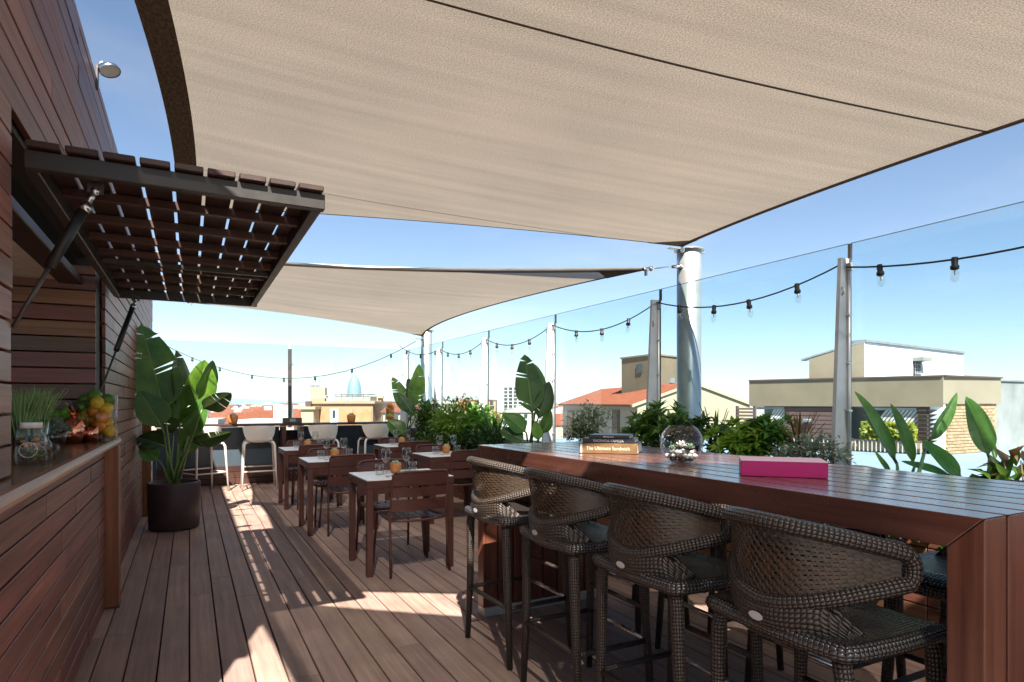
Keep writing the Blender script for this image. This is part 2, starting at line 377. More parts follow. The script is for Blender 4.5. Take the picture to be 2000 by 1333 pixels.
    def build(s, name, mat, parent=None, world=True):
        """world: vertices are in world coordinates, the object still hangs under its (unrotated) parent"""
        return ob(name, s.mesh(name, mat, origin(parent) if (parent and world) else (0, 0, 0)), parent)
def origin(o):
    p = Vector((0, 0, 0))
    while o: p += o.location; o = o.parent
    return p
def ob(name, me, parent=None, loc=None, rot=None):
    o = bpy.data.objects.new(name, me); COL.objects.link(o)
    if parent: o.parent = parent
    if loc is not None: o.location = loc
    if rot is not None: o.rotation_euler = rot
    return o
def tag(o, label=None, cat=None, group=None, kind=None):
    if label: o['label'] = label
    if cat: o['category'] = cat
    if group: o['group'] = group
    if kind: o['kind'] = kind
    return o
def thing(name, label, cat, loc=(0, 0, 0), rz=0, group=None):
    o = bpy.data.objects.new(name, None); COL.objects.link(o); o.location = loc; o.rotation_euler = (0, 0, rz); o.empty_display_size = .1
    return tag(o, label, cat, group)
def dup(root, loc, rz=0, label=None, group=None, sc=None):
    def cp(o, par):
        c = o.copy(); COL.objects.link(c); c.parent = par
        for ch in list(o.children): cp(ch, c)
        return c
    r = cp(root, None); r.location = loc; r.rotation_euler = (0, 0, rz)
    if label: r['label'] = label
    if group: r['group'] = group
    if sc: r.scale = (sc,) * 3
    return r
PL = {}
def plank(parent, c, d, mat, ch=.004, name='plank'):
    """one board centred at world point c; alike boards share their mesh"""
    key = (tuple(round(x, 3) for x in d), mat, ch)
    if key not in PL: PL[key] = MB().cbox((0, 0, 0), d, ch).mesh(name, mat)
    return ob(name, PL[key], parent, Vector(c) - origin(parent))
def setting(o): return tag(o, kind='structure')
rr = random.uniform

# ================================================================ SETTING: ground, terrace, deck
GZ = -22.0
def city_ground():
    mb = MB(); s = 18000
    mb.add([(-s, -s, GZ), (s, -s, GZ), (s, s, GZ), (-s, s, GZ)], [(0, 1, 2, 3)])
    m, n, l, b = nodes('city_ground'); mp = coords(n, l, (.02, .02, .02), rnd=False); t = noise(n, l, mp, 1, 8)
    r = ramp(n, l, t.outputs[0], [(.3, (.2, .17, .14)), (.7, (.4, .36, .31))]); l.new(r.outputs[0], b.inputs['Base Color']); b.inputs['Roughness'].default_value = .9
    setting(mb.build('ground', 'city_ground'))
city_ground()
setting(MB().box((-.1, 1.6, GZ / 2 - .08), (8.0, 19.4, -GZ - .1)).build('terrace_slab', 'slab_dark'))

deck = setting(thing('deck', '', ''))
BW = .1437
def build_deck():
    rd = random.Random(3)
    for k in range(-4, 24):
        x = k * BW + BW / 2; y = -2.6 - rd.uniform(0, 1.6)
        while y < 11.15:
            L = rd.choice((2.4, 3.0, 3.6))
            if y + L > 11.0: L = round(11.2 - y, 3)
            plank(deck, (x, y + L / 2, -.0125 + rd.uniform(-.0006, .0006)), (BW - .0075, L - .003, .025), 'deck_wood', .0025)
            y += L
build_deck()

# ================================================================ BAR BUILDING on the left
WX = -.5; BH = .0985; TOP = 3.33
bar = thing('bar_building', 'red brown timber clad bar with long serving counter and open hatch', 'bar', (WX, 4, 0))
def clad(parent, y0, y1, z0, z1, x, t=.022, mat='cladding', lens=(1.3, 1.75, 2.2), seed=1, axis='y', face=1):
    """horizontal boards with open joints on a wall x = const (or y = const)"""
    rd = random.Random(seed); z = z0
    while z < z1 - .03:
        h = min(BH, z1 - z); y = y0 - (rd.choice((0, .4, .8, 1.1)) if y1 - y0 > 2 else 0)
        while y < y1 - .01:
            L = rd.choice(lens) if y1 - y0 > 2 else y1 - y0
            a, b = max(y, y0), min(y + L, y1); y += L
            if b - a < .05: continue
            j = rd.uniform(-.0025, .0025)
            if axis == 'y': plank(parent, (x - face * t / 2 + j, (a + b) / 2, z + h / 2), (t, round(b - a, 2) - .003, h - .008), mat, .002)
            else: plank(parent, ((a + b) / 2, x - face * t / 2 + j, z + h / 2), (round(b - a, 2) - .003, t, h - .008), mat, .002)
        z += BH
OP0, OP1, OPZ = 2.47, 4.72, 2.27                              # serving hatch
CZ = 1.114                                                    # counter level
wallp = MB()                                                  # dark backing behind the boards
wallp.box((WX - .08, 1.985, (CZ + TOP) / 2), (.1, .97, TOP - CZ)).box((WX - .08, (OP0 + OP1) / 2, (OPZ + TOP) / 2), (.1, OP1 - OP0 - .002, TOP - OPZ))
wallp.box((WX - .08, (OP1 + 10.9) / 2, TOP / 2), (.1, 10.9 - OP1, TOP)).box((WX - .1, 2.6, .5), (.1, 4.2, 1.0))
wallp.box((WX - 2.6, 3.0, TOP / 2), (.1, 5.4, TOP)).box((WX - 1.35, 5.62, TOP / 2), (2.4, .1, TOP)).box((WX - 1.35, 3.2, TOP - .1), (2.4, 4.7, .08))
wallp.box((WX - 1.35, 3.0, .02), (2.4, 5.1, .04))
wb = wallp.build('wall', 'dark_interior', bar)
clad(wb, 1.5, OP0, CZ + .003, 2.3, WX, seed=4)
clad(wb, 1.5, 10.9, OPZ + .02, TOP, WX, seed=5, lens=(1.6, 2.3, 2.9))
clad(wb, 4.92, 8.3, .01, OPZ + .01, WX, seed=6)
clad(wb, 8.3, 10.9, .01, OPZ + .01, WX - .012, seed=7)
clad(wb, .45, 4.78, .01, 1.06, WX + .01, seed=8, lens=(1.2, 1.6))
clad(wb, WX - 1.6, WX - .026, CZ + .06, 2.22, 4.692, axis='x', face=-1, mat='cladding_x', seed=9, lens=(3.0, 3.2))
MB().box((WX - .013, 1.49, (CZ + TOP) / 2), (.05, .018, TOP - CZ)).build('corner_trim', 'dark_wood', wb)
MB().cbox((WX - .075, 6.2, TOP + .012), (.14, 9.5, .02)).build('coping', 'dark_steel', wb)
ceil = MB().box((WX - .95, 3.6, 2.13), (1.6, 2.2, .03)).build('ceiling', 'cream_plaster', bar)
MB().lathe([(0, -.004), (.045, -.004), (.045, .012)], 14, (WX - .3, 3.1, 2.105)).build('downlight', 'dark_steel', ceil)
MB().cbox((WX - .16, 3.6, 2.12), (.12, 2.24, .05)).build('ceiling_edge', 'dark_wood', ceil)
ct = MB().box((WX - .29, 2.75, CZ - .02), (.7, 4.32, .04)).build('counter_top', 'counter_wood', bar)
nos = MB()
for a, b in ((.55, 2.66), (2.662, 4.92)):
    L = b - a; pr = [(.0, -.045), (.022, -.045), (.033, -.035), (.036, -.022), (.033, -.008), (.024, .001), (0, .001)]
    nos.prism([(WX + .056 + x, a, CZ + z) for x, z in pr][::-1], (0, L, 0))
nos.build('counter_edge', 'nosing_wood', ct)
pst = MB().cbox((WX + .045, 4.85, .535), (.085, .14, 1.065), .006).build('counter_post', 'post_wood', bar)
MB().box((WX + .046, 4.85, .006), (.092, .147, .012)).build('post_foot', 'dark_steel', pst)
dp = MB().cbox((WX + .05, 8.5, 1.05), (.09, .1, 2.1), .005).build('door_post', 'post_wood', bar)
MB().cbox((WX + .03, 9.3, 1.05), (.05, .09, 2.1), .005).build('door_post', 'dark_wood', bar)
MB().tube([(WX, 5.25, .93), (WX + .05, 5.25, .93), (WX + .05, 5.37, .93), (WX, 5.37, .93)], .008, 6).build('door_handle', 'steel', bar)
MB().cbox((WX + .03, 8.0, 1.62), (.06, .1, .09), .008).build('wall_lamp', 'metal_grey', bar)

# flap of timber slats propped open over the hatch
PX0, PX1, PY0, PY1, PZ = -.475, .46, 2.45, 5.2, 2.1
flap = thing('slatted_hatch_flap', 'dark slatted timber hatch flap in black steel frame propped open over the bar', 'hatch flap', (PX0, PY0, PZ))
fr = flap
for c, d in (((0, PY0 + .02, PZ + .03), (PX1 - PX0, .04, .06)), ((0, PY1 - .02, PZ + .03), (PX1 - PX0, .04, .06)), ((0, 3.92, PZ + .012), (PX1 - PX0 - .1, .03, .024))):
    MB().cbox(c, d, .003).build('frame_beam', 'black_steel', fr)
for x in (PX0 + .02, PX1 - .02): MB().cbox((x, (PY0 + PY1) / 2, PZ + .03), (.04, PY1 - PY0 - .084, .06), .003).build('frame_beam', 'black_steel', fr)
for k in range(7): MB().cbox((0, PY0 + .04 + (k + 1) * (PY1 - PY0 - .08) / 8, PZ + .04), (PX1 - PX0 - .09, .032, .036), .003).build('batten', 'dark_wood_x', fr)
for k in range(9): plank(flap, (-.415 + .1035 * k, (PY0 + PY1) / 2, PZ + .073), (.0905, PY1 - PY0 + .05, .021), 'dark_wood', .003, 'slat')
def strut(y, w0, w1, nm='gas_strut'):
    a, b = Vector(w0), Vector(w1); t = (b - a).normalized(); L = (b - a).length
    s = MB().tube([b - t * .06, a + t * L * .42], [.017, .017], 12).build(nm, 'rubber_black', flap)
    MB().tube([a, a + t * L * .43], .007, 8).build('piston_rod', 'dark_steel', s)
    MB().tube([b - t * .085, b - t * .055], .0185, 12).tube([b - t * .055, b], .01, 8).ball(b, .015).build('strut_end', 'steel', s)
    MB().cbox(b + Vector((0, 0, .012)), (.05, .012, .04), .002).build('bracket', 'dark_steel', s)
strut(0, px_x(25, 640, WX + .0), (-.29, 2.56, 2.085)); strut(0, (WX - .0, 4.66, 1.42), (-.34, 5.13, 2.085))

# floodlight on top of the wall
fp = pd(214, 137, 3.75)
fl = thing('floodlight', 'small round chrome floodlight on the top edge of the timber wall', 'floodlight', (WX, fp.y, fp.z))
h = MB().lathe([(0, .035), (.02, .034), (.052, .014), (.06, -.004), (.058, -.012)], 20).build('lamp_head', 'steel', fl, False); h.location = (fp.x - WX, 0, 0); h.rotation_euler = (R(-14), R(-16), 0)
l2 = MB().lathe([(0, -.008), (.054, -.008)], 20).build('lens', 'lens_white', h, False)
MB().tube([(0, 0, .0), (.03, 0, .045), (fp.x - WX, .02, .03)], .005, 6).tube([(0, 0, -.04), (.03, 0, .01), (fp.x - WX, -.02, .03)], .005, 6).build('arm', 'steel', fl, False)
MB().cbox((.004, 0, -.06), (.016, .05, .14), .003).build('wall_plate', 'dark_steel', fl, False)

# ================================================================ SHADE SAILS
def sail(name, label, A, B, C, D, sag, dip, seams=(), hem=.05, left_hem=.11, nu=44, nv=44, edge='sail_hem', light_edge=None, near=None):
    """A-B is the near edge, D-C the far edge (all Vectors); every edge is hollowed inwards by sag"""
    A, B, C, D = map(Vector, (A, B, C, D)); ctr = (A + B + C + D) / 4
    def curve(p, q, t, s):
        m = p.lerp(q, t); d = (ctr - (p + q) / 2); d.z = 0
        return m + d.normalized() * (4 * t * (1 - t) * s)
    sA, sB, sC, sD = sag                                       # near, right, far, left
    def P(u, v):
        n_, f_ = curve(A, B, u, sA), curve(D, C, u, sC); l_, r_ = curve(A, D, v, sD), curve(B, C, v, sB)
        p = n_.lerp(f_, v) + l_.lerp(r_, u) - (A.lerp(B, u).lerp(D.lerp(C, u), v))
        p.z += dip * 16 * u * (1 - u) * v * (1 - v) + .006 * math.sin(9 * v + 3 * u) * math.sin(math.pi * u) * math.sin(math.pi * v)
        return p
    root = thing(name, label, 'shade sail', (A + B + C + D) / 4)
    W, H = (B - A).length, (D - A).length
    cuv = lambda p: (p.x - .36 * p.y, p.y + .36 * p.x)
    MB().grid(nu, nv, P, lambda u, v: cuv(P(u, v))).build('cloth', 'sail_cloth', root)
    def band(p0, p1, w0, w1, nm, mat, dz=-.006, n=48):
        if nm == 'hem': mat = edge
        MB().grid(n, 1, lambda t, k: P(*[a + (b - a) * t for a, b in zip(p0, p1)]).lerp(P(*[a + (b - a) * t for a, b in zip(w0, w1)]), k) + Vector((0, 0, dz)), lambda u, v: (u * W / 4, v * .05)).build(nm, mat, root)
    lh = left_hem / W; hh = hem / W; hv = hem / H
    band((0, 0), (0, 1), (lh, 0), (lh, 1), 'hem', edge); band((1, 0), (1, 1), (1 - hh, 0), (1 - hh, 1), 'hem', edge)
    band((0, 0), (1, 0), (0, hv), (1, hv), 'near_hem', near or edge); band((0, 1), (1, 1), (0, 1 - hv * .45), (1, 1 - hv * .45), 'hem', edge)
    for cst, w in seams:                                       # sewn joints run straight across the cloth
        pts = []
        for i in range(61):
            u = .002 + .996 * i / 60; lo, hi = 0.0, 1.0; g_ = lambda v: cuv(P(u, v))[1] - cst
            if g_(lo) * g_(hi) > 0: continue
            for _ in range(24):
                md = (lo + hi) / 2
                if g_(lo) * g_(md) <= 0: hi = md
                else: lo = md
            pts.append(P(u, lo) + Vector((0, 0, -.005)))
        if len(pts) > 2:
            m = MB()
            for p, q in zip(pts, pts[1:]): m.add([p, q, q + Vector((0, w, 0)), p + Vector((0, w, 0))], [(0, 1, 2, 3)])
            m.build('seam', 'seam_thread', root)
    for (a, b) in ((0, 0), (1, 0), (1, 1), (0, 1)):
        sa, sb = (1 if a == 0 else -1), (1 if b == 0 else -1)
        r0 = .34
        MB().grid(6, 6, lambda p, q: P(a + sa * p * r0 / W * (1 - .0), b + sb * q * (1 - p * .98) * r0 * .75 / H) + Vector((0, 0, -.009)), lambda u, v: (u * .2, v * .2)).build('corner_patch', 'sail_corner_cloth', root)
    if light_edge:
        MB().tube([P(t / 40, 0) + Vector((0, 0, .008)) for t in range(41)], .012, 6).build('sunlit_edge', 'pale_edging', root)  # pale tube: the sun on the hem is put into its colour
    return root, P
def rig(root, a, b):
    """shackle, turnbuckle and cable from the sail corner a to the fixing b"""
    a, b = Vector(a), Vector(b); t = (b - a).normalized(); L = (b - a).length
    g = MB().tube([a - t * .04, a + t * .05], .014, 8).ball(a + t * .06, .022, 8, 6)
    g.tube([a + t * .05, b], .006, 6); g.tube([b - t * min(.13, L * .5), b - t * .03], .013, 8).ball(b - t * .02, .018, 8, 6)
    g.box(a + t * .0 + Vector((0, 0, -.03)), (.012, .03, .05))
    g.build('turnbuckle', 'steel', root)
P1 = Vector((3.86, 4.02, 0)); P2 = Vector((3.86, 10.72, 0)); P0 = Vector((3.86, -.65, 0)); PH = 2.68
s1, f1 = sail('shade_sail', 'large taupe sail with dark seams stretched over the long bar table', (-.52, 1.85, 3.42), (3.7, -.5, 2.7), (3.70, 3.93, 2.68), (-.10, 6.35, 3.14), (.2, .22, .13, .15), -.05, seams=((2.84, .016), (5.35, .009), (.33, .014)), left_hem=.2)
rig(s1, (3.70, 3.93, 2.68), P1 + Vector((-.1, -.03, 2.655))); rig(s1, (-.1, 6.35, 3.14), (WX, 6.6, 3.2)); rig(s1, (-.52, 1.85, 3.42), (-.62, 1.7, 3.46))
D2 = pd(352, 500, 5.7); C2 = pd(374, 591, 9.3); A2 = pd(1262, 526, 5.0); B2 = P2 + Vector((-.12, -.16, 2.555))
s2, f2 = sail('shade_sail', 'taupe sail stretched over the dining tables in front of the rear glass', D2, A2, B2, C2, (.30, .40, .34, .10), -.07, left_hem=.05, light_edge=True, near='sail_cloth')
rig(s2, A2, P1 + Vector((-.1, -.02, 2.53))); rig(s2, C2, (WX, 11.0, 2.95)); rig(s2, D2, (WX, 6.75, 2.8)); rig(s2, B2, P2 + Vector((-.09, -.05, 2.6)))
s0, f0 = sail('shade_sail', 'taupe sail over the entrance end of the terrace, behind the large one', (-.6, -7.5, 3.3), (3.7, -8.0, 2.7), (3.7, -.8, 2.66), (-.62, 1.8, 3.32), (.3, .3, .13, .2), -.08, seams=((-2.2, .014), (-4.7, .014)))
rig(s0, (-.62, 1.55, 3.38), (-.72, 1.7, 3.42))
MB().tube([(-.72, 1.68, 1.2), (-.72, 1.68, 3.5)], .035, 10).build('mast', 'galvanised', s0)

# ================================================================ steel columns, glass screens
def column(p, label):
    r = thing('steel_column', label, 'column', p, 0, 'columns that hold the shade sails')
    MB().lathe([(.104, -.3), (.104, PH - .01), (.09, PH)], 32).build('shaft', 'galvanised', r, False)
    MB().lathe([(0, PH + .004), (.128, PH + .004), (.128, PH - .008), (.1, PH - .008)], 32).build('cap_plate', 'galvanised', r, False)
    MB().cbox((-.12, 0, PH - .16), (.16, .07, .012), .002).build('lug', 'galvanised', r, False)
    MB().cbox((-.16, 0, PH - .005), (.13, .05, .01), .002).build('lug', 'galvanised', r, False)
    MB().cbox((.15, 0, PH - .005), (.07, .03, .01), .002).build('lug', 'galvanised', r, False)
column(P1, 'round grey steel column behind the side glass, between the two sails')
column(P0, 'round grey steel column beside the terrace entrance')
column(P2, 'round grey steel column at the corner of the rear and side glass')
GX = 3.7; GT = 2.355; GY = [2.44 + 1.763 * k for k in range(-2, 6)]
par = setting(thing('parapet', '', ''))
MB().box((GX + .06, 4.4, .32), (.2, 13.6, 1.1)).build('parapet_wall', 'slab_dark', par)
MB().box((1.6, 11.32, .32), (4.35, .2, 1.1)).build('parapet_wall', 'slab_dark', par)
where = ['beside the terrace entrance', 'by the near end of the bar table', 'beside the bar table with the pink box', 'beside the small variegated shrub', 'behind the tall banana leaves', 'behind the leafy bushes', 'at the far corner column']
for k in range(7):
    g = thing('glass_screen', 'clear frameless glass screen panel ' + where[k], 'glass screen', (GX, (GY[k] + GY[k + 1]) / 2, .87))
    MB().box((GX, (GY[k] + GY[k + 1]) / 2, (.87 + GT) / 2), (.012, GY[k + 1] - GY[k] - .018, GT - .87)).build('pane', 'balustrade_glass', g)
    MB().box((GX, (GY[k] + GY[k + 1]) / 2, GT + .002), (.011, GY[k + 1] - GY[k] - .02, .003)).build('top_edge', 'dark_steel', g)
wherefin = ['beside the terrace entrance', 'near the terrace entrance', 'behind the long bar table', 'beside the round column', 'beside the tall banana leaf', 'behind the spiky plant', 'behind the leafy bushes', 'at the far glass corner']
for k, y in enumerate(GY):
    g = thing('glass_fin_post', 'tapered pale metal fin post of the side glass ' + wherefin[k], 'post', (GX, y, .7), 0, 'fin posts of the side glass')
    x0 = GX - .03
    MB().prism([(x0, y - .012, .6), (x0 - .165, y - .012, .6), (x0 - .075, y - .012, 2.255), (x0, y - .012, 2.255)], (0, .024, 0)).build('fin_plate', 'fin_plate', g)
    MB().cbox((x0 + .012, y, 1.43), (.022, .034, 1.66), .003).build('clamp_bar', 'dark_steel', g)
    MB().tube([(x0 - .012, y - .022, .7), (x0 - .012, y - .022, 2.2)], .011, 8).build('conduit', 'brushed_aluminium', g)
    for z in (1.0, 1.3, 1.6, 1.9): MB().cbox((x0 - .012, y - .024, z), (.034, .024, .014), .003).build('clip', 'steel', g)
    MB().cbox((x0 - .012, y - .026, 2.2), (.03, .026, .05), .004).build('junction', 'metal_grey', g)
    MB().tube([(x0 - .07, y - .014, 2.07), (x0 - .07, y - .03, 2.045), (x0 - .07, y - .014, 2.02)], .005, 6).build('eye_hook', 'steel', g)
    MB().box((GX, y, (2.255 + GT) / 2), (.016, .02, GT - 2.255)).build('joint_strip', 'dark_steel', g)
# rear glass
RY = 11.25
for i, (a, b, w) in enumerate(((-.42, 1.53, 'behind the potted banana plant'), (1.55, 3.66, 'in front of the brick buildings'))):
    g = thing('glass_screen', 'clear rear glass screen panel above the counter ' + w, 'glass screen', ((a + b) / 2, RY, .95))
    MB().box(((a + b) / 2, RY, (.95 + GT) / 2), (b - a, .012, GT - .95)).build('pane', 'balustrade_glass', g)
g = thing('glass_post', 'slim dark post between the two rear glass panels', 'post', (1.54, RY - .06, .9))
MB().cbox((1.54, RY - .05, 1.6), (.058, .07, 1.36), .004).build('shaft', 'dark_steel', g)
MB().tube([(1.575, RY - .06, 2.06), (1.6, RY - .07, 2.04), (1.575, RY - .06, 2.0)], .006, 6).build('eye_hook', 'steel', g)
MB().box((1.54, RY, 2.32), (.014, .016, .14)).build('joint_strip', 'pale_edging', g)

# ================================================================ string lights
def festoon(label, spans, name='string_light'):
    """spans = list of (start, end, sag, bulb positions 0..1)"""
    g = thing(name, label, 'string lights', Vector(spans[0][0]))
    w = MB(); sk = []
    for a, b, s, bs in spans:
        a, b = Vector(a), Vector(b)
        f = lambda t: a.lerp(b, t) - Vector((0, 0, 4 * s * t * (1 - t)))
        w.tube([f(i / 14) for i in range(15)], .0055, 6); sk += [f(t) for t in bs]
    w.build('cable', 'rubber_black', g)
    so = MB().lathe([(0, .012), (.014, .012), (.017, 0), (.015, -.03), (.021, -.034), (.021, -.052), (.014, -.056)], 12).mesh('socket', 'rubber_black')
    bu = MB().lathe([(.012, -.054), (.019, -.07), (.0215, -.09), (.017, -.112), (.006, -.122), (0, -.123)], 12).mesh('bulb', 'bulb_glass')
    fi = MB().tube([(0, 0, -.056), (0, 0, -.085)], .004, 6).mesh('filament', 'lens_white')
    for p in sk:
        o = ob('socket', so, g, p - origin(g)); o.rotation_euler = (rr(-.12, .12), rr(-.12, .12), 0)
        b = ob('bulb', bu, o); ob('filament', fi, b)
X_ = GX - .055
def hook(k, z=2.235): return (X_, GY[k] - .01, z)
festoon('black festoon cable with clear bulbs along the side glass fin posts', [
    (hook(1), hook(2, 2.2), .10, (.15, .4, .65, .88)),
    (hook(2, 2.235), hook(3), .14, (.2, .43, .62, .84)), (hook(3), hook(4), .155, (.22, .46, .72)), (hook(4), hook(5), .15, (.05, .3, .55, .8)),
    (hook(5), hook(6), .145, (.06, .3, .55, .8)), (hook(6), (3.42, 10.95, 2.4), .13, (.1, .45, .8))])
ST = pd(812, 667, 10.9)
festoon('black festoon cable with clear bulbs hanging across the rear glass', [(tuple(ST), tuple(pd(300, 662, 10.2)), .66, (.1, .255, .4, .52, .64, .76, .86))])

# ================================================================ REAR COUNTER with white stools
rc = thing('rear_counter', 'brown timber ledge counter with dark blue grey front along the rear glass', 'counter', (1.5, 10.9, 0))
MB().cbox((1.5, 11.0, .985), (3.94, .38, .035), .005).build('counter_top', 'dark_wood_x', rc)
MB().box((1.5, 10.835, .955), (3.9, .012, .012)).build('front_trim', 'white_plastic', rc)
for a, b in ((-.46, 1.36), (1.72, 3.44)):
    MB().cbox(((a + b) / 2, 11.16, .62), (b - a, .03, .64), .004).build('panel', 'blue_panel', rc)
for x in (1.40, 1.68, 3.45): MB().cbox((x, 10.98, .49), (.07, .3, .95), .004).build('bracket_post', 'dark_wood_x', rc)
for k in range(3): MB().cbox((1.5, 11.13, .055 + .1 * k), (3.94, .04, .094), .003).build('plank', 'dark_wood_x', rc)
MB().cbox((1.54, 10.93, 1.05), (.3, .14, .09), .006).build('power_box', 'dark_steel', rc)
MB().box((1.54, 10.857, 1.055), (.09, .004, .05)).build('power_label', 'metal_grey', rc)

def white_stool(label):
    g = thing('white_bar_stool', label, 'bar stool', (0, 0, 0), 0, 'white moulded stools along the rear counter')
    def shell(u, v):                                         # v 0 front of the seat .. 1 top of the back, u across
        s = u * 2 - 1
        if v < .5: y = .19 - v * 2 * .36; z = .742 + .03 * abs(s) ** 2.5
        else: q = (v - .5) * 2; y = -.17 - .055 * math.sin(q * 1.5); z = .75 + q * .245
        w = .2 if v < .5 else .165 + .075 * min(1, (v - .5) * 2) ** .45
        if v > .5: y += .19 * abs(s) ** 2.2 * (.25 + .75 * min(1, (v - .5) * 2)); z += -.018 * abs(s) ** 3 + (1 - min(1, (v - .5) * 3.2)) * .05 * abs(s) ** 3
        return Vector((s * w, y, z))
    sm = MB().grid(16, 20, shell); bk = MB().grid(16, 20, lambda u, v: shell(1 - u, v) - Vector((0, .014 if v > .5 else 0, .014 if v <= .5 else 0)))
    sm.v += []; o = sm.build('seat_shell', 'white_plastic', g, False); bk.build('seat_underside', 'white_plastic', o, False)
    for sx in (-1, 1):
        for sy in (-1, 1):
            MB().tube([(sx * .15, sy * .13, .735), (sx * .2, sy * .17, .73), (sx * .218, sy * .19, .69), (sx * .25, sy * .23, .008)], [.017, .018, .018, .014], 8).build('leg', 'white_plastic', g, False)
    for sx in (-1, 1): MB().tube([(sx * .237, -.213, .29), (sx * .237, .213, .29)], .01, 8).build('stretcher', 'white_plastic', g, False)
    MB().tube([(-.237, -.213, .29), (.237, -.213, .29)], .011, 8).build('stretcher', 'white_plastic', g, False)
    MB().tube([(-.235, .21, .33), (.235, .21, .33)], .011, 8).build('foot_rest', 'white_plastic', g, False)
    return g
w0 = white_stool('white bar stool half hidden behind the potted banana plant')
w0.location = (.2, 10.42, 0); w0.rotation_euler = (0, 0, R(28))
dup(w0, (.97, 10.42, 0), R(-2), 'white bar stool between the potted banana plant and the slim glass post')
dup(w0, (1.95, 10.45, 0), R(0), 'white bar stool under the ledge with a cactus pot, beside the slim post')
dup(w0, (2.82, 10.45, 0), R(3), 'white bar stool under the ledge with the jar of oranges')

def clay_pot(name, label, group, s=1.0, plant='cactus', tall=1.0):
    g = thing(name, label, 'plant pot', (0, 0, 0), 0, group)
    MB().lathe([(0, 0), (.034 * s, 0), (.043 * s, .03 * s), (.047 * s, .07 * s * tall), (.045 * s, .088 * s * tall), (.04 * s, .088 * s * tall), (.04 * s, .074 * s * tall), (0, .074 * s * tall)], 18).build('pot', 'terracotta', g, False)
    c = MB()
    for k in range(9):
        a = k * 2.4; r = .026 * s * math.sqrt(k / 9)
        c.ball((r * math.cos(a), r * math.sin(a), (.083 * tall + .012 * (k % 2)) * s), .013 * s, 7, 5, (1, 1, 1.1))
    c.build('succulent', 'succulent', g, False)
    return g
def loc(o, p, rz=0, sc=1): o.location = p; o.rotation_euler = (0, 0, rz); o.scale = (sc,) * 3; return o
CT = 1.0035
cp = clay_pot('clay_pot', 'brown clay pot with cactus on the rear ledge, beside the banana plant', 'clay pots on the rear ledge')
loc(cp, pd(455, 827, 9.9).xy.to_3d() + Vector((0, 0, CT)), 0, 1.65)
dup(cp, pd(686, 826, 10.6).xy.to_3d() + Vector((0, 0, CT)), 1, 'brown clay pot with cactus on the rear ledge, beside the jar of oranges', None, 1.6)

def fruit_jar(name, label, r, h, fruits, seed=1):
    g = thing(name, label, 'fruit vase')
    MB().lathe([(0, .004), (r, .004), (r, h), (r - .004, h), (r - .004, .014), (0, .014)], 24).build('jar', 'bowl_glass', g, False)
    rd = random.Random(seed); z = .05; k = 0
    meshes = {m: MB().ball((0, 0, 0), .04, 12, 9).mesh('fruit', m) for m in set(fruits)}
    for i, m in enumerate(fruits):
        a = i * 2.3 + rd.uniform(-.3, .3); q = max(.0, r - .048)
        o = ob('fruit', meshes[m], g, (q * math.cos(a), q * math.sin(a), .056 + i * .83 * h / len(fruits))); o.scale = (rd.uniform(.9, 1.08),) * 3; o.rotation_euler = (rd.uniform(0, 6),) * 3
    return g
fj = fruit_jar('fruit_vase', 'clear glass vase filled with oranges on the rear ledge', .075, .26, ['orange_fruit', 'orange_fruit', 'lemon_fruit', 'orange_fruit', 'lime_fruit', 'orange_fruit', 'lemon_fruit', 'orange_fruit', 'orange_fruit', 'lime_fruit', 'orange_fruit'], 3)
loc(fj, pd(762, 825, 11.0).xy.to_3d() + Vector((0, 0, CT)), 0, 1.2)

